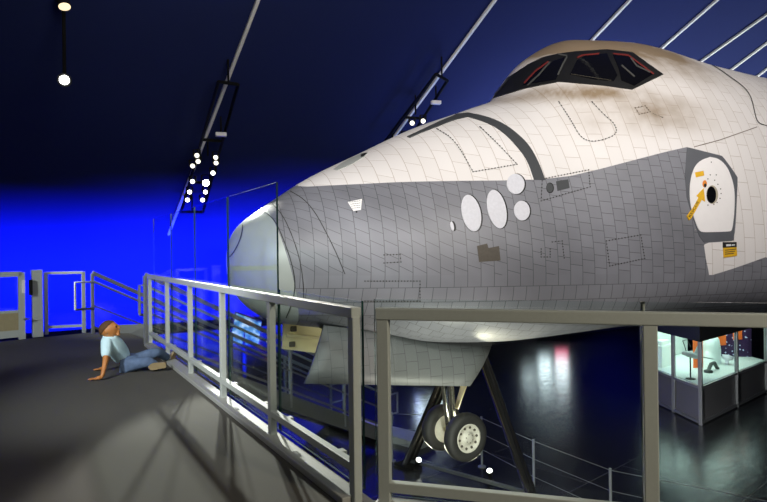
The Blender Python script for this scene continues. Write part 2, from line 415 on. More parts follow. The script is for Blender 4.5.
bm = BM(); sheet(bm, [dp(228, 344.5, 18.1), dp(259, 346.5, 18.4), dp(262, 320.5, 18.4), dp(235, 311.5, 18.1)], .06); obj('casing', bm, M['black'], mo)
bm = BM(); beam(bm, Vector((sc0.x, sc0.y + .15, FLOOR)), Vector((sc0.x, sc0.y + .15, sc0.z)), .15, .08); box(bm, (sc0.x, sc0.y + .15, FLOOR + .02), .7, .5, .04); obj('stand', bm, M['black'], mo)

# ---------------------------------------------------------------- the space shuttle
TH = math.radians(20); NX, NY, NZ = -2.32, 8.85, 1.4 - .12
AX = Vector((math.cos(TH), math.sin(TH), 0)); PT = Vector((math.sin(TH), -math.cos(TH), 0))
def sp(s, p, z): return Vector((NX, NY, NZ)) + AX * s + PT * p + up(z)
KS = [0, .05, .15, .35, .7, 1.2, 2, 3, 4, 4.6, 5.2, 6, 7, 8.5, 10.5, 14, 18.]
KW = [0, .28, .5, .74, .98, 1.24, 1.58, 1.92, 2.18, 2.3, 2.41, 2.52, 2.6, 2.64, 2.64, 2.64, 2.64]
KT = [0.0, 0.319, 0.491, 0.668, 0.911, 1.236, 1.64, 2.123, 2.50, 2.75, 3.49, 3.862, 3.906, 3.652, 3.485, 3.45, 3.45]
KB = [0.0, -0.38, -0.538, -0.743, -0.929, -1.022, -1.141, -1.332, -1.364, -1.325, -1.264, -1.198, -1.244, -1.30, -1.32, -1.35, -1.35]
KM = [0, 0, 0, 0, 0, -.05, -.1, -.2, -.2, -.2, -.2, -.1, 0, .1, .3, .5, .5]
KU = [2, 2, 2, 2, 2, 2, 2, 2.05, 2.0, 1.9, 1.8, 1.8, 1.9, 2, 2., 2, 2.]
KL = [2, 2, 2, 2, 2, 2.1, 2.2, 2.4, 2.6, 2.7, 2.8, 3, 3, 3, 3, 3, 3]
def pchip(x, y):
    n = len(x); h = [x[i + 1] - x[i] for i in range(n - 1)]; d = [(y[i + 1] - y[i]) / h[i] for i in range(n - 1)]
    mm = [0.] * n
    for i in range(1, n - 1):
        if d[i - 1] * d[i] > 0:
            w1 = 2 * h[i] + h[i - 1]; w2 = h[i] + 2 * h[i - 1]; mm[i] = (w1 + w2) / (w1 / d[i - 1] + w2 / d[i])
    mm[0] = d[0]; mm[-1] = d[-1]
    def f(t):
        i = 0
        while i < n - 2 and t > x[i + 1]: i += 1
        q = (t - x[i]) / h[i]
        return (1 + 2 * q) * (1 - q) ** 2 * y[i] + q * (1 - q) ** 2 * h[i] * mm[i] + q * q * (3 - 2 * q) * y[i + 1] + q * q * (q - 1) * h[i] * mm[i + 1]
    return f
kq = [math.sqrt(k) for k in KS]
fW, fT, fB, fM, fU, fL = [pchip(kq, k) for k in (KW, KT, KB, KM, KU, KL)]
def hull_pt(s, a):
    """a from -pi..pi measured from the belly keel; sin -> side"""
    q = math.sqrt(s); w, t, b_, m_, u, l = fW(q), fT(q), fB(q), fM(q), fU(q), fL(q)
    sn = math.sin(a); c = -math.cos(a); nn = u if c >= 0 else l; ex = 2 / nn
    p = w * math.copysign(abs(sn) ** ex, sn)
    z = m_ + ((t - m_) if c >= 0 else (m_ - b_)) * math.copysign(abs(c) ** ex, c)
    return p, z
SS = [18 * (i / 60) ** 2.2 for i in range(1, 26)]
while SS[-1] < 10.5: SS.append(SS[-1] + .07)
while SS[-1] < 18: SS.append(SS[-1] + .3)
NA = 200
bm = BM(); uvl = bm.loops.layers.uv.new('tiles')
rings = []; arcs = []
for s in SS:
    pts = [hull_pt(s, -math.pi + 2 * math.pi * k / NA) for k in range(NA)]     # starts at the top, passes the keel... a=-pi is top
    ring = [bm.verts.new(sp(s, p, z)) for p, z in pts]
    L = [0.]
    for k in range(NA):
        p0, p1 = pts[k], pts[(k + 1) % NA]; L.append(L[-1] + math.hypot(p1[0] - p0[0], p1[1] - p0[1]))
    kk = L[NA // 2]; rings.append(ring); arcs.append([l - kk for l in L])
tip = bm.verts.new(sp(0, 0, 0))
for j in range(len(SS) - 1):
    for k in range(NA):
        k2 = (k + 1) % NA
        f = bm.faces.new((rings[j][k], rings[j + 1][k], rings[j + 1][k2], rings[j][k2])); f.smooth = True
        for lp_, (jj, ka) in zip(f.loops, ((j, k), (j + 1, k), (j + 1, k + 1), (j, k + 1))): lp_[uvl].uv = (arcs[jj][ka], SS[jj])
for k in range(NA):
    f = bm.faces.new((tip, rings[0][k], rings[0][(k + 1) % NA])); f.smooth = True
bm.faces.new(rings[-1])
bmesh.ops.recalc_face_normals(bm, faces=bm.faces)
bm.normal_update()
BVH = BVHTree.FromBMesh(bm)
def hit(px, py):
    r = ray(px, py).normalized(); h = BVH.ray_cast(EYE, r)
    if h[0] is None:
        h = BVH.find_nearest(EYE + r * 9.5); return h[0], h[1]
    return h[0], h[1]
def szp(px, py):
    q = hit(px, py)[0] - Vector((NX, NY, NZ)); return q.dot(AX), q.z, q.dot(PT)
# painted boundary between white and dark tiles as a polygon in (station, height)
BND = [(300, 187), (310, 186.5), (330, 185.5), (360, 184), (400, 182), (450, 181), (500, 180.5), (540, 179.5), (570, 176), (600, 169), (640, 158.5), (665, 152), (687, 147), (705, 151.5), (722.5, 156), (730, 166), (737.7, 177), (737.2, 192), (736.6, 206), (734, 241), (703.6, 243), (706, 260), (709.3, 276), (735, 268), (766, 257)]
bpoly = [szp(*p)[:2] for p in BND]
s_l, z_l = bpoly[-1]
bpoly = [(-2, 4), (bpoly[0][0] - .12, 4)] + bpoly + [(s_l + 2.5, z_l - .75), (30, z_l - 1.0), (30, -6), (-2, -6)]
def sdist(x, y, P):
    best = 1e9; inside = False; n = len(P); j = n - 1
    for i in range(n):
        x0, y0 = P[j]; x1, y1 = P[i]
        dx, dy = x1 - x0, y1 - y0; t = max(0, min(1, ((x - x0) * dx + (y - y0) * dy) / (dx * dx + dy * dy + 1e-12)))
        d = (x - x0 - t * dx) ** 2 + (y - y0 - t * dy) ** 2
        if d < best: best = d
        if (y0 > y) != (y1 > y) and x < (x1 - x0) * (y - y0) / (y1 - y0 + 1e-12) + x0: inside = not inside
        j = i
    d = math.sqrt(best); return d if inside else -d
dk = bm.verts.layers.float.new('dark_paint'); so = bm.verts.layers.float.new('soot'); lw = bm.verts.layers.float.new('low')
SOOT = [((655, 112), .9, .32, .9), ((690, 75), .9, .3, .35), ((600, 93), .6, .12, .7), ((560, 90), .8, .14, .6), ((585, 43), .9, .32, 1.7), ((545, 48), .5, .25, 1.2), ((640, 47), .9, .3, 1.1), ((680, 62), .7, .3, .7), ((525, 97), .5, .15, .35), ((593, 125), .3, .25, .25)]
soc = [(szp(*c)[:2], a, b_, w) for c, a, b_, w in SOOT]
for v in bm.verts:
    q = v.co - Vector((NX, NY, NZ)); s, z = q.dot(AX), q.z
    v[dk] = sdist(s, z, bpoly)
    v[so] = sum(w * math.exp(-((s - c[0]) / a) ** 2 - ((z - c[1]) / b_) ** 2) for c, a, b_, w in soc)
    v[lw] = z + .19 + .01 * s
# nose cap cut plane through points seen on its rim
rim = [szp(*p) for p in ((262, 212), (282, 238), (292, 263), (296, 283))]
n_ = len(rim); sz_ = sum(r[1] for r in rim) / n_; ss_ = sum(r[0] for r in rim) / n_
kz = sum((r[1] - sz_) * (r[0] - ss_) for r in rim) / sum((r[1] - sz_) ** 2 for r in rim)
print('cap plane: s = %.3f + %.3f (z-%.3f)' % (ss_, kz, sz_), rim)
kz = max(-.25, min(.35, kz))
cap_co = sp(ss_, 0, sz_); cap_no = (AX - up(1) * kz).normalized()
capbm = bm.copy()
bmesh.ops.bisect_plane(bm, geom=bm.verts[:] + bm.edges[:] + bm.faces[:], plane_co=cap_co, plane_no=cap_no, clear_inner=True)
bmesh.ops.bisect_plane(capbm, geom=capbm.verts[:] + capbm.edges[:] + capbm.faces[:], plane_co=cap_co, plane_no=cap_no, clear_outer=True)

# tile material
m, nt, b = new_mat('heat_tiles'); LK = nt.links.new
uv = N(nt, 'ShaderNodeUVMap', uv_map='tiles')
sw = N(nt, 'ShaderNodeSeparateXYZ'); LK(uv.outputs[0], sw.inputs[0]); cb = N(nt, 'ShaderNodeCombineXYZ'); LK(sw.outputs[1], cb.inputs[0])
tco = N(nt, 'ShaderNodeTexCoord'); szo = N(nt, 'ShaderNodeSeparateXYZ'); LK(tco.outputs['Object'], szo.inputs[0])
gz = N(nt, 'ShaderNodeMath', operation='GREATER_THAN'); gz.inputs[1].default_value = NZ - FLOOR - .8; LK(szo.outputs[2], gz.inputs[0])
mz = N(nt, 'ShaderNodeMix', data_type='FLOAT'); LK(gz.outputs[0], mz.inputs['Factor']); LK(sw.outputs[0], mz.inputs['A']); LK(szo.outputs[2], mz.inputs['B']); LK(mz.outputs['Result'], cb.inputs[1])
nzw = N(nt, 'ShaderNodeTexNoise'); nzw.inputs['Scale'].default_value = 1.3; LK(uv.outputs[0], nzw.inputs['Vector'])
def bricks(vec, w, h, c1, c2, mo, ms):
    t = N(nt, 'ShaderNodeTexBrick'); t.inputs['Scale'].default_value = 1; t.inputs['Brick Width'].default_value = w; t.inputs['Row Height'].default_value = h
    t.inputs['Mortar Size'].default_value = ms; t.inputs['Mortar Smooth'].default_value = .4
    t.inputs['Color1'].default_value = (*c1, 1); t.inputs['Color2'].default_value = (*c2, 1); t.inputs['Mortar'].default_value = (*mo, 1)
    LK(vec, t.inputs['Vector']); return t
D1, D2, DM = (.215, .218, .245), (.192, .194, .218), (.070, .070, .076)
W1, W2, WM = (.80, .765, .75), (.76, .725, .705), (.47, .40, .35)
bdu = bricks(uv.outputs[0], .175, .175, D1, D2, DM, .0045)
bdl = bricks(cb.outputs[0], .175, .20, D1, D2, DM, .0045)
bwh = bricks(uv.outputs[0], .42, .20, W1, W2, WM, .004)
def attr(nm): a = N(nt, 'ShaderNodeAttribute'); a.attribute_name = nm; return a
al = attr('low'); g1_ = N(nt, 'ShaderNodeMath', operation='LESS_THAN'); g1_.inputs[1].default_value = 0; LK(al.outputs['Fac'], g1_.inputs[0])
mx1 = N(nt, 'ShaderNodeMix', data_type='RGBA'); LK(g1_.outputs[0], mx1.inputs['Factor']); LK(bdu.outputs['Color'], mx1.inputs['A']); LK(bdl.outputs['Color'], mx1.inputs['B'])
# worn shades on the dark tiles
nzd = N(nt, 'ShaderNodeTexNoise'); nzd.inputs['Scale'].default_value = .9; nzd.inputs['Detail'].default_value = 3; LK(uv.outputs[0], nzd.inputs['Vector'])
mrd = N(nt, 'ShaderNodeMapRange'); mrd.inputs['From Min'].default_value = .3; mrd.inputs['From Max'].default_value = .7; mrd.inputs['To Min'].default_value = .8; mrd.inputs['To Max'].default_value = 1.15; LK(nzd.outputs['Fac'], mrd.inputs['Value'])
vm = N(nt, 'ShaderNodeVectorMath', operation='SCALE'); LK(mx1.outputs['Result'], vm.inputs[0]); LK(mrd.outputs[0], vm.inputs['Scale'])
# brown weathering on the white tiles
asoot = attr('soot'); nzs = N(nt, 'ShaderNodeTexNoise'); nzs.inputs['Scale'].default_value = 2.5; nzs.inputs['Detail'].default_value = 6; LK(uv.outputs[0], nzs.inputs['Vector'])
ms_ = N(nt, 'ShaderNodeMath', operation='MULTIPLY'); LK(asoot.outputs['Fac'], ms_.inputs[0]); LK(nzs.outputs['Fac'], ms_.inputs[1])
ms2 = N(nt, 'ShaderNodeMath', operation='MULTIPLY'); ms2.use_clamp = True; LK(ms_.outputs[0], ms2.inputs[0]); ms2.inputs[1].default_value = 1.6
mx2 = N(nt, 'ShaderNodeMix', data_type='RGBA'); LK(ms2.outputs[0], mx2.inputs['Factor']); LK(bwh.outputs['Color'], mx2.inputs['A']); mx2.inputs['B'].default_value = (.26, .19, .12, 1)
adk = attr('dark_paint'); g2_ = N(nt, 'ShaderNodeMath', operation='GREATER_THAN'); g2_.inputs[1].default_value = 0; LK(adk.outputs['Fac'], g2_.inputs[0])
mx3 = N(nt, 'ShaderNodeMix', data_type='RGBA'); LK(g2_.outputs[0], mx3.inputs['Factor']); LK(mx2.outputs['Result'], mx3.inputs['A']); LK(vm.outputs[0], mx3.inputs['B'])
LK(mx3.outputs['Result'], b.inputs['Base Color'])
rg = N(nt, 'ShaderNodeMapRange'); rg.inputs['To Min'].default_value = .65; rg.inputs['To Max'].default_value = .46; LK(g2_.outputs[0], rg.inputs['Value']); LK(rg.outputs[0], b.inputs['Roughness'])
M['tiles'] = m
M['cap'] = mat('nose_cap_grey', (.42, .45, .425), .38, .1, .08, 3)
M['cap_rim'] = mat('nose_cap_rim', (.40, .42, .40), .45)

sh = thing('space_shuttle', 'huge white and grey tiled space shuttle nose filling the right of the hall', 'space shuttle', Vector((NX, NY, FLOOR)) + AX * 7)
fus = obj('fuselage', bm, M['tiles'], sh)
cap = obj('nose_cap', capbm, M['cap'], sh); cap['label'] = 'smooth greenish grey nose cap'

def decal(name, poly, m_, parent, off=.006, step=2.2, base=-.01, label=None, closed_holes=None, smooth=True):
    """raised patch on the hull: outline given as seen, laid on the curved surface with a thickness"""
    P = []
    n = len(poly)
    for i in range(n):
        a, c = Vector(poly[i]), Vector(poly[(i + 1) % n]); k = max(1, int((c - a).length / step))
        P += [a + (c - a) * t / k for t in range(k)]
    xs = [p.x for p in P]; ys = [p.y for p in P]; inner = []
    y = min(ys) + step / 2; row = 0
    while y < max(ys):
        x = min(xs) + step / 2 + (step / 2 if row % 2 else 0)
        while x < max(xs):
            if sdist(x, y, [(p.x, p.y) for p in P]) > step * .5: inner.append(Vector((x, y)))
            x += step
        y += step; row += 1
    nb = len(P)
    vs, es, fs, ov, oe, of = delaunay_2d_cdt(P + inner, [(i, (i + 1) % nb) for i in range(nb)], [], 1, 1e-5)
    bm = BM(); V = []
    for v in vs:
        h, nn = hit(v.x, v.y); V.append(bm.verts.new(h + nn * off))
    for f in fs:
        try: bm.faces.new([V[i] for i in f])
        except ValueError: pass
    bm.normal_update()
    be = [e for e in bm.edges if len(e.link_faces) == 1]
    low = {}
    for e in be:
        for v in e.verts:
            if v not in low:
                h = BVH.find_nearest(v.co); low[v] = bm.verts.new(h[0] + h[1] * base)
    for e in be:
        a, c = e.verts
        try: bm.faces.new((a, c, low[c], low[a]))
        except ValueError: pass
    bmesh.ops.recalc_face_normals(bm, faces=bm.faces)
    # keep the top facing outwards
    o = obj(name, bm, m_, parent)
    if label: o['label'] = label
    return o
def ell(cx, cy, rx, ry, rot=0, n=36):
    c, s = math.cos(rot), math.sin(rot)
    return [(cx + rx * math.cos(t) * c - ry * math.sin(t) * s, cy + rx * math.cos(t) * s + ry * math.sin(t) * c) for t in [2 * math.pi * k / n for k in range(n)]]
def sample(line, step):
    P = []
    for a, c in zip(line, line[1:]):
        a, c = Vector(a), Vector(c); k = max(1, round((c - a).length / step)); P += [a + (c - a) * t / k for t in range(k)]
    return P + [Vector(line[-1])]
def smooth_line(line, it=2):
    for _ in range(it):
        L = [line[0]]
        for a, c in zip(line, line[1:]): L += [(a[0] * .75 + c[0] * .25, a[1] * .75 + c[1] * .25), (a[0] * .25 + c[0] * .75, a[1] * .25 + c[1] * .75)]
        line = L + [line[-1]]
    return line
def ribbon(bm, line, w, off=.005):
    P = sample(line, 2.0); prev = None
    for i, p in enumerate(P):
        d = (P[min(i + 1, len(P) - 1)] - P[max(0, i - 1)]).normalized(); n2 = Vector((-d.y, d.x)) * w / 2
        q = []
        for t in (p - n2, p + n2):
            h, nn = hit(t.x, t.y); q.append(bm.verts.new(h + nn * off))
        if prev: bm.faces.new((prev[0], prev[1], q[1], q[0]))
        prev = q
    bmesh.ops.recalc_face_normals(bm, faces=bm.faces)
def dots(bm, line, step=3.2, r=.7, off=.006):
    if len(line) > 2 or (Vector(line[0]) - Vector(line[1])).length > 3: ribbon(bm, line, .3, off - .002)
    for p in sample(line, step):
        q = []
        for a in range(6):
            h, nn = hit(p.x + r * math.cos(a * math.pi / 3), p.y + r * math.sin(a * math.pi / 3)); q.append(bm.verts.new(h + nn * off))
        bm.faces.new(q)

# nose cap rim and tip seam
bm = BM(); ribbon(bm, smooth_line([(262.5, 211), (270.5, 216), (277, 224), (283, 238), (289, 254), (294, 272), (295.5, 288), (292, 304), (286, 318)]), 1.0, .006); obj('seam', bm, M['capseam'], cap)
bm = BM(); ribbon(bm, smooth_line([(272, 203.5), (282, 214), (290, 230), (298, 252), (303, 276), (304, 300)]), .7, .006); obj('seam', bm, M['seam'], fus)
bm = BM(); ribbon(bm, smooth_line([(243, 225), (242.5, 232), (240, 241), (235, 251), (230, 257)]), 1.1, .006); obj('tip_seam', bm, M['capseam'], cap)
# arc seams over the nose
bm = BM(); ribbon(bm, smooth_line([(290, 191), (304, 199), (315, 212), (325, 230), (336, 252), (345, 274)]), .8, .004); obj('seam', bm, M['seam'], fus)
# dark band behind the forward module
bandL = smooth_line([(455, 114.5), (470, 117.5), (490, 124), (505, 134), (517, 147), (527, 160), (534, 180)]); bandR = smooth_line([(545, 180), (540, 166), (531, 148), (520, 136), (505, 124.5), (488, 117), (468, 113)])
decal('joint_band', bandL + bandR, M['band'], sh, .012, label='dark curved joint band over the nose')
decal('thruster_recess', [(407, 137), (425, 128.5), (440, 121.5), (455, 115.5), (470, 113.2), (468, 117), (452, 121), (437, 127), (420, 133.5), (410, 138)], M['band'], sh, .012)
# windows
z1 = lambda x, y: (480 + x / 3.835, 20 + y / 3.835)
win = decal('cockpit_window', [z1(*p) for p in [(52, 300), (105, 224), (185, 172), (240, 145), (300, 131), (370, 122), (485, 115), (583, 125), (702, 210), (583, 268), (470, 252), (330, 240), (300, 238), (180, 262)]], M['win_band'], sh, .014, label='black cockpit window surround')
for pl in ([(165, 255), (176, 240), (240, 172), (268, 158), (255, 185), (190, 248)], [(200, 246), (262, 180), (280, 162), (325, 146), (322, 165), (292, 232), (240, 240)], [(345, 212), (372, 158), (405, 140), (485, 132), (500, 165), (525, 215), (512, 238), (440, 232)], [(508, 137), (570, 142), (660, 212), (590, 255), (540, 235), (530, 190)]):
    decal('window_pane', [z1(*p) for p in pl], M['win_glass'], win, .022)
for ln in ([(172, 246), (215, 200), (264, 164)], [(372, 150), (392, 140), (455, 134)], [(508, 134), (566, 140), (664, 212)]):
    bm = BM(); ribbon(bm, [z1(*p) for p in ln], 1.5, .026); obj('red_seal', bm, M['rededge'], win)
for ln in ([(185, 255), (230, 212), (270, 165)], [(335, 145), (318, 175), (300, 215)], [(300, 136), (335, 143)], [(540, 178), (590, 222)], [(575, 150), (598, 180), (650, 205)], [(60, 290), (110, 230)]):
    bm = BM(); ribbon(bm, [z1(*p) for p in ln], 1.6, .027); obj('window_frame', bm, M['win_frame'], win)
bm = BM(); dots(bm, [z1(*p) for p in [(350, 212), (500, 236)]], 3, .35, .027); obj('fastener_row', bm, M['hub_dark'], win)
# thruster ports with white covers
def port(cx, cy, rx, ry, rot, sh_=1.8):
    o = decal('thruster_port', ell(cx + sh_ * 1.15, cy - sh_ * .2, rx + .3, ry + .5, rot), M['dark_port'], sh, .006, 1.8)  # flat dark ellipse, shifted to paint the shade inside the recess
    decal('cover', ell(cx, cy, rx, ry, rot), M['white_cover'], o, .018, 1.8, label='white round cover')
port(471, 213.5, 9.4, 18.5, -.22, 1.2); port(496.5, 209.5, 9.2, 19.5, -.22, 1.2); port(515.3, 184.5, 8.9, 10, -.1, 1.2); port(521.5, 211, 7.9, 9.8, -.1, 1.2); port(452, 226.5, 1.7, 4.6, -.2, 1.6)
o = decal('sensor_port', ell(550, 188, 3.8, 5.3, -.1), M['dark_port'], sh, .006, 1.6); decal('cover', ell(549.5, 188, 3.1, 4.5, -.1), M['band'], o, .010, 1.5)
decal('access_panel', [(556, 181.5), (568, 179.5), (569.5, 188), (557.5, 191)], M['band'], sh, .008)
decal('worn_tile_patch', [(477, 246), (487, 243.5), (488.5, 248), (499, 246), (500.5, 260.5), (479, 262)], M['brown_tile'], sh, .006, label='patch of brown worn tiles')
o = decal('louvre_vent', ell(349, 157, 1, 1) if False else [(333.5, 169.5), (341, 164), (352, 158), (362, 153.5), (368, 153), (364, 157), (355, 162.5), (345, 167.5), (337, 170.5)], M['cap_rim'], sh, .008, 1.6)
decal('opening', [(361, 155), (364.5, 153.6), (367.5, 153.3), (364, 156.5), (361, 157.5)], M['dark_port'], o, .012, 1.2)
o = decal('marking_plate', [(347.8, 202.3), (362, 199.2), (361, 210), (353.5, 211.2)], M['hatch_white'], sh, .008, 1.6, label='small white plate with printed marks')
bm = BM()
for k in range(4): dots(bm, [(350 + k * .9, 202.6 + k * 2), (360, 201.2 + k * 2.2)], 2.6, .4, .012)
obj('printed_marks', bm, M['case_grey'], o)
decal('sensor_port', ell(356.5, 212, 1, .8), M['dark_port'], sh, .01, 1)
# rows of fasteners and panel seams
for ln, cm in (([(437, 129), (455, 140), (473, 172)], 'seam'), ([(473, 172), (517, 164.5)], 'seam'), ([(480, 127), (497, 143), (517, 164.5)], 'seam'),
               ([(542, 181), (541, 201), (590, 187), (588.5, 170), (543, 179)], 'seam'), ([(606, 241), (640.5, 235), (644.5, 258.5), (609.5, 266), (606, 241)], 'seam'),
               ([(559, 102), (572, 122), (580, 137), (590, 142), (604, 140), (617, 134), (615, 124), (603, 114), (592, 102)], 'seam'), ([(635, 108), (645, 106), (650, 112), (639, 114.5), (635, 108)], 'seam_tan'),
               ([(365, 281), (420, 281), (420, 301), (365, 301)], 'seam'), ([(541, 249), (541, 257), (550, 257), (550, 249)], 'seam'), ([(552, 242), (562, 241), (564, 258)], 'seam'), ([(384, 255), (400, 254.5), (401, 262), (384, 263)], 'seam')):
    bm = BM(); dots(bm, smooth_line(ln, 2) if len(ln) > 7 or (len(ln) == 3 and ln[0][0] < 500) else ln, 3.1, .72, .006); obj('fastener_row', bm, M[cm], fus)
bm = BM(); ribbon(bm, smooth_line([(700, 59), (716, 67), (730, 77), (744, 87), (751, 97), (754, 110), (757, 123), (767, 126)]), .8, .006); obj('seam', bm, M['seam'], fus)
bm = BM(); ribbon(bm, [(694, 147), (720, 140), (757, 127)], .7, .005); obj('seam', bm, M['seam_tan'], fus)
# hatch
z8 = lambda x, y: (675 + x / 3.72, 145 + y / 3.72)
hout = smooth_line([(128, 46), (160, 52), (190, 80), (208, 122), (219, 170), (219, 235), (213, 295), (208, 318), (202, 322), (150, 324), (98, 325), (85, 316), (70, 275), (58, 235), (52, 190), (54, 135), (68, 85), (92, 58), (128, 46)], 2)[:-1]
M['hatch_frame'] = mat('hatch_frame_dark', (.105, .11, .125), .55, 0, .12, 5)
decal('hatch_frame', [(687, 147.6), (705, 152), (722.2, 156.6), (737, 177.2), (736, 206), (733.4, 240.6), (703.6, 242.4), (699, 236), (692, 216), (686.5, 197), (685, 178), (686, 160)], M['hatch_frame'], sh, .007, label='dark smooth frame around the hatch')
hat = decal('crew_hatch', [z8(*p) for p in hout], M['hatch_white'], sh, .016, label='white rounded crew hatch')
o = decal('hatch_window', [z8(*p) for p in ell(135, 186, 21, 34, -.03)], M['beige'], hat, .022, 1.4)
decal('glass', [z8(*p) for p in ell(131, 187, 17, 31, -.03)], M['win_glass'], o, .026, 1.3)
decal('catch', [z8(*p) for p in ell(126, 188, 3, 4)], M['hub'], o, .034, .8) if False else None
ar = decal('rescue_arrow', [z8(*p) for p in [(42, 265), (50, 280), (58, 272), (96, 205), (108, 212), (103, 162), (76, 190), (84, 197), (60, 240)]], M['yellow'], hat, .022, 1.2, label='yellow arrow marked RESCUE')
decal('label_plate', [z8(*p) for p in [(71, 104), (102, 98), (105, 115), (75, 122)]], M['yellow'], hat, .022, 1.2)
decal('lock_ring', [z8(*p) for p in ell(107, 146, 8, 13)], M['orange'], hat, .022, 1.2)
decal('lock', [z8(*p) for p in ell(108, 152, 4.5, 7)], M['dark_port'], hat, .026, 1.0)
for x, y in [(131, 66), (127, 113), (149, 113), (118, 128), (143, 133), (155, 148), (165, 165), (167, 182), (163, 200), (152, 215), (140, 222), (118, 225)]: 
    bm = BM(); dots(bm, [z8(x, y), z8(x + .5, y)], 5, .6, .022); obj('fastener', bm, M['hub_dark'], hat)
for x, y in [(47, 155), (50, 200), (60, 260), (85, 60), (75, 315), (100, 345), (155, 345), (180, 343), (205, 340), (218, 320), (226, 250), (225, 180), (205, 100), (190, 65)]: 
    bm = BM(); dots(bm, [z8(x, y), z8(x + .5, y)], 5, .5, .006); obj('fastener', bm, M['beige'], fus)
sg = decal('warning_plate', [(722.5, 242.2), (735.8, 242.0), (736.6, 255.5), (723.4, 257.6)], M['yellow'], sh, .010, 1.5, label='yellow warning plate with black header')
decal('header', [(722.5, 242.2), (735.8, 242.0), (736.0, 247.0), (722.7, 247.8)], M['sign_black'], sg, .014, 1.3)
bm = BM(); ribbon(bm, [(725.2, 245.4), (730, 245.1)], 2.0, .018); ribbon(bm, [(730.6, 245.1), (734, 244.9)], 1.2, .018); obj('header_print', bm, M['sign_white'], sg)
bm = BM()
for k in range(3): ribbon(bm, [(724.2, 250.2 + k * 2), (735.2 - k, 249.2 + k * 2)], .7, .014)
obj('print', bm, M['brown_tile'], sg)
def hull_text(txt, o0, o1, hgt, m_, parent, off):
    cu = bpy.data.curves.new('txt', 'FONT'); cu.body = txt; cu.size = 1
    to = bpy.data.objects.new('txt', cu); C.objects.link(to)
    bpy.context.view_layer.update()
    me = to.evaluated_get(bpy.context.evaluated_depsgraph_get()).to_mesh()
    bm = BM(); bm.from_mesh(me); C.objects.unlink(to); bpy.data.objects.remove(to)
    xs = [v.co.x for v in bm.verts]; ys = [v.co.y for v in bm.verts]; x0, x1, y0, y1 = min(xs), max(xs), min(ys), max(ys)
    d = Vector(o1) - Vector(o0); nn = Vector((d.y, -d.x)).normalized() * hgt
    for v in bm.verts:
        q = Vector(o0) + d * ((v.co.x - x0) / (x1 - x0)) + nn * ((v.co.y - y0) / (y1 - y0)); h, k = hit(q.x, q.y); v.co = h + k * off
    return obj('lettering', bm, m_, parent)
hull_text('RESCUE', z8(53, 271), z8(85, 213), 2.3, M['sign_black'], ar, .026)

# nose gear doors
gdoor = [sp(1.29, .70, -.94), sp(4.0, .78, -1.36), sp(3.50, .95, -1.96), sp(.94, .95, -1.70)]
bm = BM(); q = gdoor; nrm_ = (q[1] - q[0]).cross(q[3] - q[0]).normalized()
sub = []
def bil(q, u, v): return (q[0] * (1 - u) + q[1] * u) * (1 - v) + (q[3] * (1 - u) + q[2] * u) * v
uvl = bm.loops.layers.uv.new('tiles')
for side, o_ in ((0, 0.0), (1, .05)):
    G = [[bm.verts.new(bil(q, i / 12, j / 4) + PT * (.06 * math.sin(math.pi * j / 4) - o_)) for j in range(5)] for i in range(13)]
    sub.append(G)
    for i in range(12):
        for j in range(4):
            vs = (G[i][j], G[i + 1][j], G[i + 1][j + 1], G[i][j + 1]); f = bm.faces.new(vs if side == 0 else vs[::-1]); f.material_index = side; f.smooth = True
            for l_ in f.loops: l_[uvl].uv = (l_.vert.co.z, (l_.vert.co - sp(0, 0, 0)).dot(AX))
bd = [(i, 0) for i in range(13)] + [(12, j) for j in range(1, 5)] + [(i, 4) for i in range(11, -1, -1)] + [(0, j) for j in range(3, 0, -1)]
for a, c in zip(bd, bd[1:] + bd[:1]):
    f = bm.faces.new((sub[0][a[0]][a[1]], sub[0][c[0]][c[1]], sub[1][c[0]][c[1]], sub[1][a[0]][a[1]])); f.material_index = 0
bmesh.ops.recalc_face_normals(bm, faces=bm.faces)
m, nt, b = new_mat('door_tiles'); LK = nt.links.new
uv = N(nt, 'ShaderNodeUVMap', uv_map='tiles'); t = bricks(uv.outputs[0], .24, .19, (.125, .13, .13), (.11, .115, .115), (.05, .05, .052), .004)
LK(t.outputs['Color'], b.inputs['Base Color']); b.inputs['Roughness'].default_value = .5
M['door_tiles'] = m
obj('gear_door', bm, None, sh, mats=[M['door_tiles'], M['door_in']])['label'] = 'grey tiled outer face of the near gear door'
q = [sp(.95, -.70, -1.0), sp(4.0, -.78, -1.36), sp(3.50, -.95, -1.96), sp(.98, -.95, -1.49)]
bm = BM(); sheet(bm, q, .05)
fd_ = obj('gear_door', bm, M['door_in'], sh); fd_['label'] = 'cream inner face of the far gear door'
for u_, v_ in ((.06, .25), (.06, .8), (.3, .3), (.3, .8)):
    bm = BM(); c = bil(q, u_, v_) + PT * .05; box(bm, c, .10, .05, .09, TH, .01); obj('hinge_fitting', bm, M['hub_dark'], fd_)
bm = BM(); beam(bm, bil(q, .02, .5) + PT * .05, bil(q, .95, .5) + PT * .05, .05, .06, bev=.01); obj('stiffener', bm, M['door_in'], fd_)
bm = BM(); sheet(bm, [sp(1.3, .62, -1.0), sp(4.1, .70, -1.395), sp(4.1, -.70, -1.395), sp(1.3, -.62, -1.0)], .02); obj('wheel_well_shade', bm, M['dark_port'], sh)  # flat black sheet paints the shade of the open wheel well

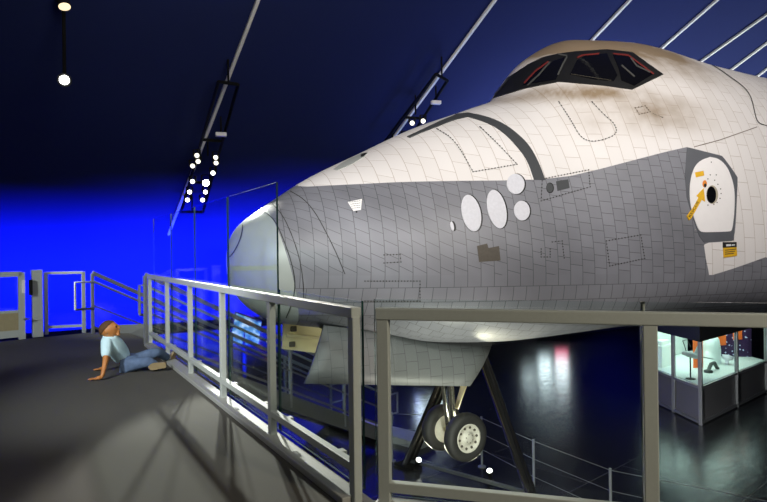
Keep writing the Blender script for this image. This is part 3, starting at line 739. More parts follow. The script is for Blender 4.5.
# nose gear
WA = Vector((.50, -.866, 0)); WF = Vector((.866, .5, 0))
wc1 = dp(465.5, 437, 10.1); wc2 = wc1 - WA * .66; wmid = (wc1 + wc2) / 2
gear = obj('nose_gear', BM(), M['strut_cream'], sh)
bm = BM()
topc = Vector((wmid.x - .10, wmid.y, NZ - 1.25)); axc = wmid
tube(bm, [topc, axc + (topc - axc) * .62], .085, 14); tube(bm, [axc + (topc - axc) * .66, axc + (topc - axc) * .56], .115, 14)
me_old = gear.data
gear_bm = bm
tube(bm, [topc + WF * .75 + up(.05), axc + (topc - axc) * .60 + WF * .10], .055, 10)         # drag brace
tube(bm, [topc + WF * .42, axc + (topc - axc) * .45 + WF * .30, axc + (topc - axc) * .22 + WF * .09], [.05, .06, .04], 10)   # torque link
bmesh.ops.translate(bm, verts=bm.verts, vec=-WLOC[sh.name]); bm.to_mesh(gear.data); bm.free()
bm = BM(); tube(bm, [axc + (topc - axc) * .62, axc], .06, 14); tube(bm, [axc + (topc - axc) * .5 - WF * .16, axc - WF * .12], .035, 10); obj('piston', bm, M['strut_grey'], gear)
bm = BM(); tube(bm, [wc1, wc2], .05, 12); obj('axle', bm, M['strut_cream'], gear)
bm = BM(); loop = [axc + (topc - axc) * .55 + WF * .30 + Vector((math.cos(a) * .10, 0, math.sin(a) * .14)) for a in [k * math.pi / 8 for k in range(17)]]; tube(bm, loop, .010, 6); obj('hose', bm, M['strut_grey'], gear)
for wc, sgn in ((wc1, 1), (wc2, -1)):
    bm = BM(); R = .405
    lathe(bm, wc, WA * sgn, [(-.105, .24), (-.11, .27), (-.112, .33), (-.10, .37), (-.07, .396), (-.03, R), (.03, R), (.07, .396), (.10, .37), (.112, .33), (.11, .27), (.095, .245), (.095, .24)], 48, 0, False)
    ty = obj('wheel', bm, M['tyre'], sh)
    bm = BM(); lathe(bm, wc, WA * sgn, [(-.10, .242), (.07, .242), (.10, .242), (.105, .225), (.075, .205), (.06, .15), (.07, .09), (.105, .085), (.115, .06), (.115, .001)], 40); hb = obj('hub', bm, M['hub'], ty)
    u_ = WA.orthogonal().normalized(); v_ = WA.cross(u_)
    for k in range(10):
        bm = BM(); a = 2 * math.pi * k / 10; c = wc + WA * sgn * .075 + (u_ * math.cos(a) + v_ * math.sin(a)) * .178
        lathe(bm, c, WA * sgn, [(-.02, .022), (.004, .022), (.004, .001)], 10); obj('hub_hole', bm, M['hub_dark'], ty)
    for k in range(6):
        bm = BM(); a = 2 * math.pi * k / 6; c = wc + WA * sgn * .11 + (u_ * math.cos(a) + v_ * math.sin(a)) * .07
        lathe(bm, c, WA * sgn, [(-.01, .009), (.006, .009), (.006, .001)], 8); obj('hub_bolt', bm, M['hub_dark'], ty)

# support stand
apex = Vector((1.53, 10.75, NZ - 1.15)); lf = gp(408, 466, FLOOR); rf = gp(533, 501, FLOOR); bf = apex + AX * 2.2; bf.z = FLOOR
ss_t = thing('support_stand', 'black steel A-frame stand holding up the shuttle behind the nose wheels', 'support stand', Vector((apex.x, apex.y, FLOOR)))
for ft in (lf, rf):
    bm = BM(); o_ = (ft - apex).cross(up(1)).normalized() * .075
    tube(bm, [ft + o_ + up(.05), apex + o_], .07, 14); tube(bm, [ft - o_ + up(.05), apex - o_], .07, 14)
    obj('leg', bm, M['black_gloss'], ss_t)
    bm = BM(); box(bm, ft + up(.03), .40, .40, .06, .7, .01); obj('foot_plate', bm, M['black'], ss_t)
bm = BM(); lathe(bm, apex - up(.1), (0, 0, 1), [(0, .16), (.10, .16), (.18, .10), (.22, .10)], 20); obj('head', bm, M['black'], ss_t)
bm = BM()
for a, c in ((lf, rf),): beam(bm, a + up(.12), c + up(.12), .06, .06, bev=.005)
obj('base_beam', bm, M['steel_dull'], ss_t)

# uplights on the floor
for k, (p, lab) in enumerate((((418, 470), 'small floor uplight left of the nose wheels'), ((490, 482), 'small floor uplight right of the nose wheels'))):
    c = gp(p[0], p[1], FLOOR)
    ul = thing('floor_uplight', lab, 'lamp', c, 'uplights under the nose gear')
    aim = (Vector((1.4, 9.6, -.2)) - c).normalized(); hd = c + up(.16)
    bm = BM(); box(bm, c + up(.015), .16, .12, .03, 0, .005); beam(bm, c + up(.02), hd, .03, .06); obj('base', bm, M['black'], ul)
    bm = BM(); lathe(bm, hd - aim * .07, aim, [(0, .03), (.02, .05), (.12, .06), (.14, .06)], 18); obj('head', bm, M['black'], ul)
    bm = BM(); lathe(bm, hd + aim * .07, aim, [(0, .052), (.008, .052)], 18); obj('lens', bm, M['lens'], ul)
    lt = bpy.data.lights.new('uplight_lamp', 'SPOT'); lt.energy = 330; lt.color = (1, .9, .68); lt.spot_size = math.radians(80); lt.spot_blend = .6; lt.shadow_soft_size = .06
    lo = bpy.data.objects.new('uplight_lamp', lt); C.objects.link(lo); lo.location = hd + aim * .1; lo.rotation_euler = aim.to_track_quat('-Z', 'Y').to_euler()

# cable barrier
BP = [gp(392, 461, FLOOR), gp(482, 467, FLOOR), gp(534, 497, FLOOR), Vector((3.36, 9.0, FLOOR)), Vector((5.3, 7.6, FLOOR))]
ba = thing('cable_barrier', 'low barrier of grey posts and thin cables around the nose wheels', 'barrier', BP[1])
for p in BP:
    bm = BM(); tube(bm, [p, p + up(1.0)], .022, 10); tube(bm, [p, p + up(.02)], .08, 14); obj('post', bm, M['steel'], ba)
for h in (.97, .66, .35):
    bm = BM(); tube(bm, [p + up(h) for p in BP], .006, 6); obj('cable', bm, M['steel'], ba)

# ---------------------------------------------------------------- lit display case at the right
CC = Vector((7.62, 14.5, 0)); CR = Vector((11.25, 17.7, 0)); CL = Vector((7.42, 17.3, 0)); CB = CR + (CL - CC)
dr = (CR - CC).normalized(); dl = (CL - CC).normalized()
dc = thing('display_case', 'big glass display case with grey base and bright interior at the right', 'display case', Vector(((CC.x + CB.x) / 2, (CC.y + CB.y) / 2, FLOOR)))
zb0, zb1, zt0, zt1 = FLOOR, FLOOR + .92, FLOOR + 2.02, FLOOR + 2.45
foot = [CC, CR, CB, CL]
def shrink(k): c = (CC + CB) / 2; return [(c + (p - c) * k)[:2] for p in foot]
bm = BM(); prism(bm, shrink(.985), zb0, zb1); obj('base', bm, M['case_grey'], dc)
M['case_floor'] = mat('case_inner_white', (.72, .78, .74), .6)
bm = BM(); prism(bm, shrink(.97), zb1, zb1 + .02); obj('inner_floor', bm, M['case_floor'], dc)
bm = BM(); prism(bm, shrink(1.03), zt0, zt1); obj('canopy', bm, M['case_top'], dc)
M['case_lamp'] = emit_mat('case_light_panel', (.84, 1, .95), 2.3)
bm = BM(); prism(bm, shrink(.93), zt0 - .03, zt0 - .005); obj('light_panel', bm, M['case_lamp'], dc)
posts = [CC, CC + (CR - CC) * .50, CR, CC + (CL - CC) * .42, CL, CB]
for p in posts:
    bm = BM(); beam(bm, p + up(zb0), p + up(zt0), .085, .085, up=dr, bev=.008); obj('frame_post', bm, M['case_frame'], dc)
for a, c in ((CC, CR), (CC, CL), (CL, CB), (CR, CB)):
    for z in (zb0 + .06, zb1 - .02): bm = BM(); beam(bm, a + up(z), c + up(z), .07, .06); obj('frame_rail', bm, M['case_frame'], dc)
for a, c in ((posts[0], posts[1]), (posts[1], posts[2]), (posts[0], posts[3]), (posts[3], posts[4])):
    d = (c - a).normalized() * .05; pane('glass_panel', [a + d + up(zb1), c - d + up(zb1), c - d + up(zt0), a + d + up(zt0)], .01, dc)
bm = BM(); sheet(bm, [CL + up(zb1) + dr * .05, CL + dr * 3.1 + up(zb1), CL + dr * 3.1 + up(zt0), CL + up(zt0) + dr * .05], .04); obj('back_panel', bm, M['case_floor'], dc)
m, nt, b = new_mat('starry_purple'); LK = nt.links.new
tc = N(nt, 'ShaderNodeTexCoord'); vo = N(nt, 'ShaderNodeTexVoronoi'); vo.inputs['Scale'].default_value = 9; LK(tc.outputs['Object'], vo.inputs['Vector'])
lt_ = N(nt, 'ShaderNodeMath', operation='LESS_THAN'); lt_.inputs[1].default_value = .22; LK(vo.outputs['Distance'], lt_.inputs[0])
mxs = N(nt, 'ShaderNodeMix', data_type='RGBA'); mxs.inputs['A'].default_value = (.035, .012, .06, 1); mxs.inputs['B'].default_value = (.55, .6, .8, 1); LK(lt_.outputs[0], mxs.inputs['Factor'])
LK(mxs.outputs['Result'], b.inputs['Base Color'])
M['stars'] = m
zc0 = zb1 + .02
def inside(u, v): return CC + (CR - CC) * u + (CL - CC) * v
bm = BM(); sheet(bm, [inside(.60, .75) + up(zc0), inside(.99, .22) + up(zc0), inside(.99, .22) + up(zt0 - .05), inside(.60, .75) + up(zt0 - .05)], .04)
solo('backdrop_panel', bm, M['stars'], 'dark purple backdrop panel with star dots inside the right bay of the display case', 'panel')
M['banner'] = mat('orange_banner', (.85, .16, .03), .5, 0, .1, 3)
def banner(u, v, w, z0, z1, lab):
    c = inside(u, v); d = Vector((.9, .2, 0)).normalized(); bm = BM(); sheet(bm, [c - d * w / 2 + up(z0), c + d * w / 2 + up(z0), c + d * w / 2 + up(z1), c - d * w / 2 + up(z1)], .03)
    return solo('banner', bm, M['banner'], lab, 'banner', 'orange panels in the display case')
banner(.33, .42, .30, zc0, zt0 - .06, 'tall orange panel standing behind the model spacecraft in the display case')
banner(.66, .40, .34, zc0 + .45, zt0 - .06, 'short orange panel hanging left in the purple bay of the display case')
banner(.86, .32, .30, zc0 + .55, zt0 - .06, 'short orange panel hanging right in the purple bay of the display case')
for u_, v_, z_ in ((.66, .40, 0), (.86, .32, 0)):
    pass
M['model_grey'] = mat('model_grey', (.42, .47, .47), .4, .1); M['model_dark'] = mat('model_dark', (.05, .055, .05), .5)
c = inside(.06, .22) + up(zc0)
ms = thing('model_spacecraft', 'grey winged model spacecraft on a thin stand behind the case corner', 'model', c)
bm = BM(); tube(bm, [c, c + up(.55)], .018, 10); lathe(bm, c, (0, 0, 1), [(0, .12), (.02, .12), (.03, .02)], 18); obj('stand', bm, M['model_dark'], ms)
bm = BM(); d = Vector((.8, .5, -.25)).normalized(); o0 = c + up(.62) - d * .38; lathe(bm, o0, d, [(0, .005), (.08, .05), (.3, .075), (.65, .07), (.78, .045)], 18); obj('body', bm, M['model_grey'], ms)
sd_ = d.cross(up(1)).normalized()
for s_ in (-1, 1):
    bm = BM(); sheet(bm, [o0 + d * .25 + sd_ * s_ * .05, o0 + d * .72 + sd_ * s_ * .05, o0 + d * .78 + sd_ * s_ * .38, o0 + d * .62 + sd_ * s_ * .38], .015); obj('wing', bm, M['model_grey'], ms)
bm = BM(); sheet(bm, [o0 + d * .55 + up(.06), o0 + d * .78 + up(.04), o0 + d * .82 + up(.28), o0 + d * .72 + up(.28)], .015); obj('tail_fin', bm, M['model_grey'], ms)
bm = BM(); tube(bm, [o0 + d * .2 + up(.06), o0 + d * .05 + up(.30)], .01); tube(bm, [o0 + d * .05 + up(.30), o0 + d * .25 + up(.36), o0 + d * .4 + up(.2)], .01); obj('antenna', bm, M['model_dark'], ms)
c = inside(.36, .22) + up(zc0)
ro = thing('robot_arm_model', 'low dark curved mechanical arm lying on the display case floor', 'model', c)
bm = BM(); lathe(bm, c - dr * .3, (0, 0, 1), [(0, .11), (.06, .11), (.08, .05)], 18); obj('base', bm, M['model_dark'], ro)
bm = BM(); tube(bm, [c - dr * .3 + up(.05), c - dr * .1 + up(.20), c + dr * .12 + up(.20), c + dr * .3 + up(.05), c + dr * .42 + up(.02)], [.045, .05, .05, .045, .03], 12); obj('arm', bm, M['model_dark'], ro)
M['dome'] = mat('white_translucent', (.75, .85, .82), .3)
c = inside(.50, .45) + up(zc0)
bm = BM(); lathe(bm, c, (0, 0, 1), [(0, .34), (.4, .34), (.7, .30), (.86, .2), (.92, .001)], 28)
solo('display_pod', bm, M['dome'], 'pale rounded pod in the middle of the display case', 'pod', smooth=True)
c = inside(.60, .25) + up(zc0)
bm = BM(); lathe(bm, c, (.25, .1, 1), [(0, .05), (.12, .05), (.16, .14), (.26, .16), (.28, .02)], 18)
solo('model_antenna_dish', bm, M['white_cover'], 'small white dish model at the left of the purple bay', 'model')
c = inside(.12, .8) + up(zc0)
bm = BM(); box(bm, c + up(.30), .7, .35, .6, math.atan2(dr.y, dr.x), .01); box(bm, c + up(.66), .5, .25, .12, math.atan2(dr.y, dr.x), .01)
solo('plinth', bm, M['case_floor'], 'white stepped plinth at the back left of the display case', 'plinth')

# lit wall cases farther back, hidden by the hull, mirrored in the polished floor
M['lit_white'] = emit_mat('lit_panel_white', (.82, .95, 1), 6.5); M['lit_pink'] = emit_mat('lit_panel_pink', (1, .12, .25), 4)
def lit_case(name, c, wid, z0, z1, lab, pinks=()):
    t = thing(name, lab, 'display case', Vector((c.x, c.y, FLOOR)), None)
    d = Vector((1, -.25, 0)).normalized(); n2 = Vector((-.25, -1, 0)).normalized()
    bm = BM(); hexa(bm, [c - d * wid / 2 + up(FLOOR), c + d * wid / 2 + up(FLOOR), c + d * wid / 2 - n2 * .5 + up(FLOOR), c - d * wid / 2 - n2 * .5 + up(FLOOR), c - d * wid / 2 + up(z1 + .15), c + d * wid / 2 + up(z1 + .15), c + d * wid / 2 - n2 * .5 + up(z1 + .15), c - d * wid / 2 - n2 * .5 + up(z1 + .15)]); obj('cabinet', bm, M['case_top'], t)
    k = 3
    for i in range(k):
        a = c + d * (-wid / 2 + wid * (i + .12) / k) + n2 * .02; e_ = c + d * (-wid / 2 + wid * (i + .88) / k) + n2 * .02
        bm = BM(); sheet(bm, [a + up(z0), e_ + up(z0), e_ + up(z1), a + up(z1)], .02); obj('lit_panel', bm, M['lit_white'], t)
        if i in pinks:
            bm = BM(); sheet(bm, [a + up(z0 - .45), e_ + up(z0 - .45), e_ + up(z0 - .05), a + up(z0 - .05)], .02); obj('lit_sign', bm, M['lit_pink'], t)
    return t
lit_case('wall_display_case', Vector((7.6, 28.5, 0)), 2.3, FLOOR + 1.0, FLOOR + 2.2, 'far lit display case behind the shuttle, seen mirrored in the floor right of the wheels', (0, 2))
lit_case('wall_display_case', Vector((1.55, 20.4, 0)), 1.1, FLOOR + .9, FLOOR + 1.7, 'narrow lit display case behind the gear door, seen mirrored left of the wheels')

# ---------------------------------------------------------------- spotlights and their trusses
def ladder(name, lab, corners, drop, rungs):
    P = [slope_hit(*c, drop) for c in corners]     # left top, left bottom, right top, right bottom
    t = thing(name, lab, 'lighting frame', (P[0] + P[3]) / 2)
    for a, c in ((P[0], P[1]), (P[2], P[3])):
        bm = BM(); tube(bm, [a, c], .035, 10); obj('side_bar', bm, M['black'], t)
    for r in rungs:
        bm = BM(); tube(bm, [P[0] + (P[1] - P[0]) * r, P[2] + (P[3] - P[2]) * r], .035, 10); obj('rung', bm, M['black'], t)
    for r in (0, .5, 1):
        bm = BM(); a = (P[0] + (P[1] - P[0]) * r + P[2] + (P[3] - P[2]) * r) / 2; tube(bm, [a, a + up(drop * .95)], .02, 8); obj('hanger', bm, M['black'], t)
    return P
T1 = ladder('lighting_frame', 'black ladder frame of spotlights hanging on the left roof rib', [(218.5, 81.6), (181, 212), (238, 84.5), (203, 212)], .5, (0, .38, .72, 1))
T2 = ladder('lighting_frame', 'black ladder frame hanging on the roof rib just above the shuttle nose', [(436, 74), (380, 148), (447.5, 80.7), (405, 146)], .5, (0, .55, 1))
def spot(px, drop, aim, lens, lab, grp, scl=1.0):
    p = slope_hit(*px, drop); hang = p + up(.24 * scl)
    t = thing('spotlight', lab, 'spotlight', p, grp)
    d = (Vector(aim) - p).normalized(); s = d.cross(up(1)).normalized()
    bm = BM(); lathe(bm, p - d * .22 * scl, d, [(0, .03 * scl), (.02 * scl, .07 * scl), (.14 * scl, .08 * scl), (.22 * scl, .105 * scl), (.26 * scl, .105 * scl)], 20); obj('housing', bm, M['black'], t)
    bm = BM(); lathe(bm, p + d * .035 * scl, d, [(0, .095 * scl), (.01 * scl, .095 * scl)], 20); obj('lens', bm, lens, t)
    bm = BM(); beam(bm, p + s * .12 * scl, hang + s * .12 * scl, .02, .04); beam(bm, p - s * .12 * scl, hang - s * .12 * scl, .02, .04); beam(bm, hang - s * .12 * scl, hang + s * .12 * scl, .04, .02); obj('yoke', bm, M['black'], t)
    return p
Lm = M['lens']
G1 = 'spotlights on the left lighting frame'
SPL = ['topmost', 'second from top', 'third from top', 'topmost', 'second from top', 'third from top', 'third from bottom', 'second from bottom', 'second from bottom', 'lowest', 'lowest']
SIDE = 'LLLRRRLRLRL'
for i, px in enumerate([(196.8, 155.5), (198, 161.5), (192.5, 166), (215.6, 157.5), (216, 163), (213, 173), (192.5, 181.5), (205.5, 192), (189.6, 192), (202.6, 200), (187.5, 200)]):
    off = (2.5, -3, 1.5) if i in (0, 1, 2, 3, 4) else (-.5, 0, 1.0)
    spot(px, .78, off, M['lens_dim'] if i in (0, 1, 2, 3, 4) else Lm, '%s spotlight in the %s row of the left lighting frame' % (SPL[i], 'left hand' if SIDE[i] == 'L' else 'right hand'), G1, .54)
spot((206, 183), .78, (0, 0, 1.4), M['lens_hot'], 'brightest spotlight glaring at the viewer on the left lighting frame', G1, .8)
def wall_washer(px, drop, lab):
    p = slope_hit(*px, drop); t = thing('flood_lamp', lab, 'lamp', p)
    bm = BM(); box(bm, p, .24, .12, .09, .3, .015); obj('housing', bm, M['hatch_white'], t)
    bm = BM(); tube(bm, [p, p + up(.4)], .02); obj('bracket', bm, M['black'], t)
wall_washer((221, 134.5), .6, 'white box lamp on the middle rung of the left lighting frame')
wall_washer((436, 102.5), .6, 'white box lamp on the lighting frame above the shuttle nose')
for px, lab in (((404.5, 137), 'lowest spotlight on the lighting frame above the shuttle nose'), ((412, 123), 'middle spotlight on the lighting frame above the shuttle nose'), ((423, 121), 'right hand spotlight on the lighting frame above the shuttle nose')):
    spot(px, .7, (3, -2, 0), M['lens_dim'], lab, 'spotlights on the right lighting frame', .6)
# pendant spotlight at the upper left
pc = dp(64.5, 80, 10.0); pd = (Vector((-.3, 0, 1.3)) - pc).normalized()
pe = thing('pendant_spotlight', 'lone bright spotlight on a black drop pole at the upper left', 'spotlight', pc)
zcei = SL0 - SLK * Vector((pc.x, pc.y, 0)).dot(DU)
bm = BM(); tube(bm, [pc + up(.10), Vector((pc.x, pc.y, zcei + .05))], .03, 10); obj('drop_pole', bm, M['black'], pe)
bm = BM(); lathe(bm, pc - pd * .22, pd, [(0, .03), (.03, .08), (.18, .09), (.26, .11)], 20); obj('housing', bm, M['black'], pe)
bm = BM(); lathe(bm, pc + pd * .045, pd, [(0, .072), (.01, .072)], 20); obj('lens', bm, M['lens_hot'], pe)
q = dp(64.5, 6.5, 9.8); d = Vector((.3, -.25, -1)).normalized()
pe2 = thing('pendant_spotlight', 'downward spotlight with a warm rim at the top of the drop pole', 'spotlight', q)
bm = BM(); lathe(bm, q - d * .3, d, [(0, .05), (.03, .09), (.30, .095)], 20); obj('housing', bm, M['black'], pe2)
bm = BM(); lathe(bm, q + d * .0, d, [(0, .09), (.01, .09)], 20); obj('lens', bm, M['lens_warm'], pe2)

# ---------------------------------------------------------------- the boy
def skin_bm(nodes, edges, sub=2, vox=None, extra=None):
    me = bpy.data.meshes.new('sk'); o = bpy.data.objects.new('sk', me); C.objects.link(o)
    names = list(nodes); idx = {n: i for i, n in enumerate(names)}
    me.from_pydata([nodes[n][0] for n in names], [(idx[a], idx[c]) for a, c in edges], [])
    md = o.modifiers.new('s', 'SKIN'); md.use_smooth_shade = True
    for i, n in enumerate(names):
        sv = me.skin_vertices[0].data[i]; r = nodes[n][1]; sv.radius = r if isinstance(r, tuple) else (r, r); sv.use_root = (i == 0)
    sb = o.modifiers.new('d', 'SUBSURF'); sb.levels = sub; sb.render_levels = sub
    bpy.context.view_layer.update()
    ev = o.evaluated_get(bpy.context.evaluated_depsgraph_get()); bm = BM(); bm.from_mesh(ev.to_mesh())
    bpy.data.objects.remove(o)
    if extra:
        for e_ in extra: bm.from_mesh(e_)
    if vox:
        me2 = bpy.data.meshes.new('v'); bm.to_mesh(me2); bm.free(); o = bpy.data.objects.new('v', me2); C.objects.link(o)
        rm = o.modifiers.new('r', 'REMESH'); rm.mode = 'VOXEL'; rm.voxel_size = vox
        sm = o.modifiers.new('m', 'SMOOTH'); sm.iterations = 3; sm.factor = .5
        bpy.context.view_layer.update()
        ev = o.evaluated_get(bpy.context.evaluated_depsgraph_get()); bm = BM(); bm.from_mesh(ev.to_mesh()); bpy.data.objects.remove(o)
    for f in bm.faces: f.smooth = True
    return bm
J = dict(pelvis=dp(126.5, 363, 7.22), spine=dp(119.5, 352, 7.12), chest=dp(112.5, 343, 7.04), neck=dp(108.5, 337.5, 7.0),
         nsh=dp(106.5, 342.5, 6.90), nel=dp(105.5, 360.5, 6.76), nwr=dp(102.2, 377, 6.66),
         fsh=dp(113, 341.5, 7.16), fel=dp(107, 359, 7.18), fwr=dp(104, 367.8, 7.20),
         nhip=dp(129, 365, 7.14), nkn=dp(149, 361.5, 7.12), nan=dp(157, 366, 7.22),
         fhip=dp(131, 362, 7.30), fkn=dp(156.5, 351.5, 7.42), fan=dp(168, 358, 7.66))
hc = dp(109.2, 329.6, 7.0)
fdir = Vector((.93, .10, .30)).normalized(); hup = (up(1) - fdir * fdir.z).normalized(); hlat = fdir.cross(hup)
def head_mesh():
    bm = BM(); bmesh.ops.create_uvsphere(bm, u_segments=28, v_segments=20, radius=1)
    for v in bm.verts:
        x, y, z = v.co
        fx = x * .108; fy = y * .082; fz = z * .103
        if x > 0 and z < 0: fx *= 1 - .10 * (-z); fy *= 1 + .12 * z
        if x < -.2 and z < -.2: fx *= .86
        v.co = hc + fdir * fx + hlat * fy + hup * fz
    def blob(f, l, u, rx, ry, rz):
        r = bmesh.ops.create_uvsphere(bm, u_segments=10, v_segments=8, radius=1)
        for v in r['verts']: v.co = hc + fdir * (f + v.co.x * rx) + hlat * (l + v.co.y * ry) + hup * (u + v.co.z * rz)
    blob(.108, 0, -.018, .022, .016, .014); blob(.102, 0, .002, .014, .010, .022)          # nose
    blob(.094, 0, -.052, .018, .026, .010); blob(.090, 0, -.066, .016, .024, .009)         # lips
    blob(.078, 0, -.088, .022, .028, .018)                                                  # chin
    blob(.090, .03, .022, .015, .022, .008); blob(.090, -.03, .022, .015, .022, .008)      # brows
    blob(-.012, .082, -.012, .020, .010, .030); blob(-.012, -.082, -.012, .020, .010, .030)   # ears
    me = bpy.data.meshes.new('h'); bm.to_mesh(me); bm.free(); return me
nodes = {'pelvis': (J['pelvis'], .085), 'spine': (J['spine'], .085), 'chest': (J['chest'], .085), 'neck': (J['neck'], .045), 'head': (hc - fdir * .01 - hup * .02, .05)}
edges = [('pelvis', 'spine'), ('spine', 'chest'), ('chest', 'neck'), ('neck', 'head')]
for k in 'nf':
    nodes[k + 'sh'] = (J[k + 'sh'], .045); nodes[k + 'el'] = (J[k + 'el'], .033); nodes[k + 'wr'] = (J[k + 'wr'], .023)
    nodes[k + 'hip'] = (J[k + 'hip'], .075); nodes[k + 'kn'] = (J[k + 'kn'], .050); nodes[k + 'an'] = (J[k + 'an'], .033)
    edges += [('chest', k + 'sh'), (k + 'sh', k + 'el'), (k + 'el', k + 'wr'), ('pelvis', k + 'hip'), (k + 'hip', k + 'kn'), (k + 'kn', k + 'an')]
hands = {'n': (gp(97.5, 380.2), Vector((-1, -.35, 0)).normalized()), 'f': (dp(101, 370, 7.22), Vector((-1, .1, 0)).normalized())}
hands['f'][0].z = .02; hands['n'][0].z = .02
for k, (pc_, hd_) in hands.items():
    sd2 = Vector((-hd_.y, hd_.x, 0))
    nodes[k + 'pa'] = (pc_ + up(.006), (.030, .014)); edges.append((k + 'wr', k + 'pa'))
    for fi, (ang, ln_) in enumerate(((-.42, .062), (-.14, .074), (.12, .070), (.40, .056))):
        dd = (hd_ * math.cos(ang) + sd2 * math.sin(ang)); b0 = pc_ + dd * .03 + up(-.002)
        nodes['%s%da' % (k, fi)] = (b0, .0105); nodes['%s%db' % (k, fi)] = (b0 + dd * ln_ * .55 + up(.004), .0095); nodes['%s%dc' % (k, fi)] = (b0 + dd * ln_ + up(-.008), .0075)
        edges += [(k + 'pa', '%s%da' % (k, fi)), ('%s%da' % (k, fi), '%s%db' % (k, fi)), ('%s%db' % (k, fi), '%s%dc' % (k, fi))]
    tdir = (hd_ * .5 + sd2 * (1 if k == 'n' else -1)).normalized()
    nodes[k + 't1'] = (pc_ - hd_ * .01 + tdir * .03, .011); nodes[k + 't2'] = (pc_ - hd_ * .01 + tdir * .065 + up(-.004), .008); edges += [(k + 'pa', k + 't1'), (k + 't1', k + 't2')]
boy = thing('person', 'boy in pale blue shirt and jeans sitting on the platform, leaning back and looking up', 'person', Vector((J['pelvis'].x, J['pelvis'].y, 0)))
body = obj('body', skin_bm(nodes, edges, 2, .0065, [head_mesh()]), M['skin'], boy, True)
# hair
bm = BM(); bmesh.ops.create_uvsphere(bm, u_segments=28, v_segments=20, radius=1)
for v in bm.verts:
    x, y, z = v.co; v.co = hc + fdir * x * (.112 if x > 0 else .114) + hlat * y * .088 + hup * (z * .110 + .002)
cut = (hup * .86 - fdir * .52).normalized()
bmesh.ops.bisect_plane(bm, geom=bm.verts[:] + bm.edges[:] + bm.faces[:], plane_co=hc + hup * .022 - fdir * .012, plane_no=cut, clear_inner=True)
be = [e for e in bm.edges if len(e.link_faces) == 1]; bmesh.ops.contextual_create(bm, geom=be)
obj('hair', bm, M['hair'], boy, True)
for s_ in (1, -1):
    bm = BM(); r = bmesh.ops.create_uvsphere(bm, u_segments=10, v_segments=8, radius=.011)
    bmesh.ops.translate(bm, verts=bm.verts, vec=hc + fdir * .093 + hlat * .032 * s_ + hup * .006); obj('eye', bm, M['eye'], body, True)
# shirt
sn = {'a': (J['pelvis'] + up(.03) - Vector((.03, 0, 0)), .112), 'b': (J['spine'], .112), 'c': (J['chest'], .108), 'd': (J['neck'] - up(.004), .080)}
se = [('a', 'b'), ('b', 'c'), ('c', 'd')]
for k in 'nf':
    sn[k + '1'] = (J[k + 'sh'], .072); sn[k + '2'] = (J[k + 'sh'].lerp(J[k + 'el'], .45), .060); sn[k + '3'] = (J[k + 'sh'].lerp(J[k + 'el'], .88), .058); se += [('c', k + '1'), (k + '1', k + '2'), (k + '2', k + '3')]
obj('shirt', skin_bm(sn, se, 2, .010), M['shirt'], boy, True)
bm = BM(); cn = (J['neck'] - hc).normalized(); lathe(bm, J['neck'] - up(.01), -cn, [(-.02, .075), (.012, .066), (.03, .064), (.028, .055), (0, .05)], 20); obj('collar', bm, M['shirt'], boy)
# jeans
jn = {'a': (J['pelvis'], .112), 'n1': (J['nhip'], .088), 'f1': (J['fhip'], .088)}
je = [('a', 'n1'), ('a', 'f1')]
for k in 'nf':
    jn[k + 'm'] = (J[k + 'hip'].lerp(J[k + 'kn'], .55), .078); jn[k + 'k'] = (J[k + 'kn'], .066); jn[k + 's'] = (J[k + 'kn'].lerp(J[k + 'an'], .5), .058); jn[k + 'e'] = (J[k + 'an'], .052)
    je += [(k + '1', k + 'm'), (k + 'm', k + 'k'), (k + 'k', k + 's'), (k + 's', k + 'e')]
obj('jeans', skin_bm(jn, je, 2, .010), M['jeans'], boy, True)
# shoes
def shoe(c, ld, un, lab=None):
    """c centre of the sole, ld heel to toe, un from sole up into the shoe"""
    ld = ld.normalized(); un = (un - ld * un.dot(ld)).normalized(); sd3 = ld.cross(un)
    out_ = [(-.095, .026), (-.08, .034), (-.03, .034), (.03, .042), (.07, .040), (.10, .024), (.108, .004)]
    ring = [(x, w) for x, w in out_] + [(x, -w) for x, w in out_[::-1]]
    bm = BM(); a = [bm.verts.new(c + ld * x + sd3 * w) for x, w in ring]; b2 = [bm.verts.new(c + ld * x + sd3 * w + un * .02) for x, w in ring]
    bm.faces.new(a); bm.faces.new(b2[::-1])
    for i in range(len(ring)): bm.faces.new((a[i], b2[i], b2[(i + 1) % len(ring)], a[(i + 1) % len(ring)]))
    bmesh.ops.recalc_face_normals(bm, faces=bm.faces)
    bm2 = BM(); prev = None
    for x, w, h in ((-.092, .018, .05), (-.085, .030, .068), (-.03, .034, .07), (.02, .038, .055), (.07, .036, .036), (.10, .018, .025)):
        rg_ = [bm2.verts.new(c + ld * x + sd3 * w * math.cos(t) + un * (.018 + h * math.sin(t))) for t in [math.pi * k / 8 for k in range(9)]]
        if prev:
            for i in range(8): bm2.faces.new((prev[i], prev[i + 1], rg_[i + 1], rg_[i]))
        else: bm2.faces.new(rg_)
        prev = rg_
    bm2.faces.new(prev[::-1]); bmesh.ops.recalc_face_normals(bm2, faces=bm2.faces)
    s = obj('shoe', bm2, M['shoe'], boy, True); obj('sole', bm, M['sole'], s)
shoe(dp(157.5, 366.3, 7.10), Vector((-.97, -.08, -.12)), Vector((.12, 1, .22)))
shoe(dp(172.6, 359.6, 7.70), Vector((.35, .3, 1)), Vector((-1, .25, .2)))
for k in 'nf':
    bm = BM(); tube(bm, [J[k + 'kn'].lerp(J[k + 'an'], .85), J[k + 'an'] + (J[k + 'an'] - J[k + 'kn']).normalized() * .05], .036, 12); obj('sock', bm, M['sock'], boy)

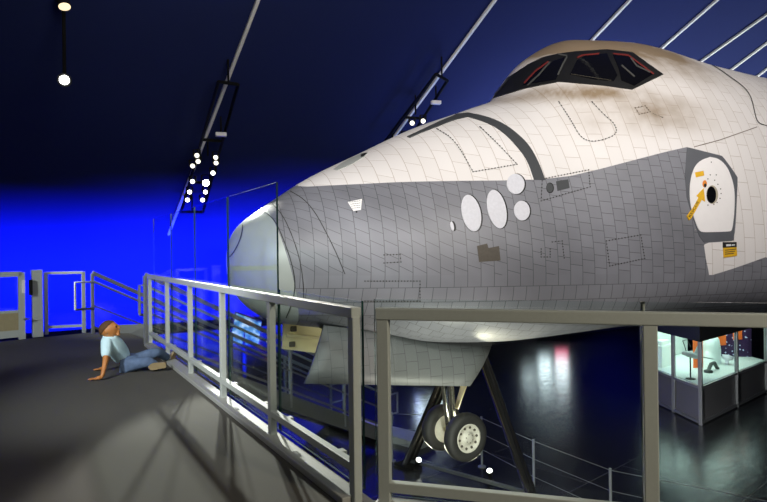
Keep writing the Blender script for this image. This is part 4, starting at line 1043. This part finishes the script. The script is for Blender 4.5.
# ---------------------------------------------------------------- light
def light(typ, name, loc, aim, energy, col, size=.3, angle=60, blend=.5, sy=None):
    l = bpy.data.lights.new(name, typ); l.energy = energy; l.color = col
    if typ == 'AREA':
        l.size = size
        if sy: l.shape = 'RECTANGLE'; l.size_y = sy
    else:
        l.shadow_soft_size = size
    if typ == 'SPOT': l.spot_size = math.radians(angle); l.spot_blend = blend
    o = bpy.data.objects.new(name, l); C.objects.link(o); o.location = loc
    o.rotation_euler = (Vector(aim) - Vector(loc)).to_track_quat('-Z', 'Y').to_euler()
    return o
WHITE = (1, .95, .91)
light('SPOT', 'hull_spot', (-3.0, 1.0, 5.6), (.3, 8.6, 1.4), 880, WHITE, .5, 66, .7)
light('SPOT', 'hull_spot', (2.5, -1.0, 6.0), (2.6, 8.6, 1.8), 1560, WHITE, .5, 60, .7)
light('SPOT', 'hull_spot', (7.0, 3.0, 8.6), (6.2, 10, 3.0), 1250, WHITE, .5, 60, .8)
tp = slope_hit(224, 94, .7); light('SPOT', 'platform_spot', tp, (-.7, 4.0, 0), 3100, (1, .95, .86), .07, 18, .4)
tp = slope_hit(208, 128, .7); light('SPOT', 'platform_spot', tp, (-.65, 3.4, 0), 1500, (1, .95, .86), .07, 17, .4)
light('SPOT', 'platform_downlight', (-1.6, .2, 6.0), (-1.5, 2.6, 0), 130, (1, .97, .86), .3, 46, .9)
light('SPOT', 'railing_spot', (5.0, -1.2, 3.8), (1.9, 2.7, .6), 1000, (1, .87, .68), .2, 50, .7)
light('SPOT', 'railing_spot', (-4.3, .5, 3.4), (-2.0, 7.0, .7), 1500, (.95, 1, 1), .2, 40, .7)
light('SPOT', 'gate_fill', (-5.5, 1.0, 2.8), (-5.3, 10.4, .8), 1300, (.95, 1, 1), .2, 30, .6)  # unseen fill added to brighten the gate and panel railing
light('SPOT', 'stair_fill', (-6.5, 9.0, 4.6), (-2.6, 13.2, -1.6), 700, (.95, 1, .95), .2, 50, .7)  # unseen fill added to lift the stair rails
light('SPOT', 'case_fill', (3.2, 8.2, -1.2), (9.2, 15.8, -2.1), 2200, (1, .97, .97), .2, 34, .6)  # unseen fill added under the hull to brighten the case base
light('SPOT', 'belly_uplight', (1.3, 7.9, FLOOR + .3), (1.5, 8.1, .3), 300, (1, .95, .80), .15, 95, .7)
light('SPOT', 'gear_uplight', (.9, 6.6, FLOOR + .3), (1.1, 9.4, -.9), 290, (1, .95, .82), .12, 75, .6)
BLUE = (.006, .018, 1.0)
for v, e_, za in ((-3, .7, .6), (1, 1, .8), (5, 1.1, 1.5), (8.4, .9, 2.6), (12, .12, 3), (27, .06, 1)):
    p = DU * 16.6 + DV * v + up(FLOOR + .6)
    l = light('AREA', 'blue_wall_wash', p, DU * 20.1 + DV * v + up(za), 1600 * e_, BLUE, 3.6, sy=.18); l.data.spread = math.radians(112)
light('SPOT', 'roof_fill', Vector((5, 19.5, FLOOR + .3)), Vector((6, 18.5, 8)), 12000, (.85, .93, 1), 2.5, 95, 1)  # pair of unseen fills added behind the hull to lift the roof
light('SPOT', 'roof_fill', Vector((13.5, 20.5, FLOOR + .3)), Vector((13, 19.5, 8)), 8000, (.85, .93, 1), 2.5, 110, 1)
light('SPOT', 'blue_roof_fill', Vector((3.5, 17.5, FLOOR + .3)), Vector((3.5, 16, 8)), 2600, (.12, .25, 1), 2.0, 85, 1)  # unseen deep blue fill added to tint the roof behind the nose
light('SPOT', 'roof_rib_fill', (2, 2, 4.5), (.5, 11.5, 7.5), 1900, (1, .97, .9), 2.2, 110, .8)  # unseen fill added to make the roof ribs stand out pale
w = bpy.data.worlds.new('hall_air'); SC.world = w; w.use_nodes = True
w.node_tree.nodes['Background'].inputs[0].default_value = (.35, .38, .5, 1); w.node_tree.nodes['Background'].inputs[1].default_value = .03
SC.view_settings.view_transform = 'Standard'; SC.view_settings.look = 'None'; SC.view_settings.gamma = 1; SC.view_settings.exposure = 0
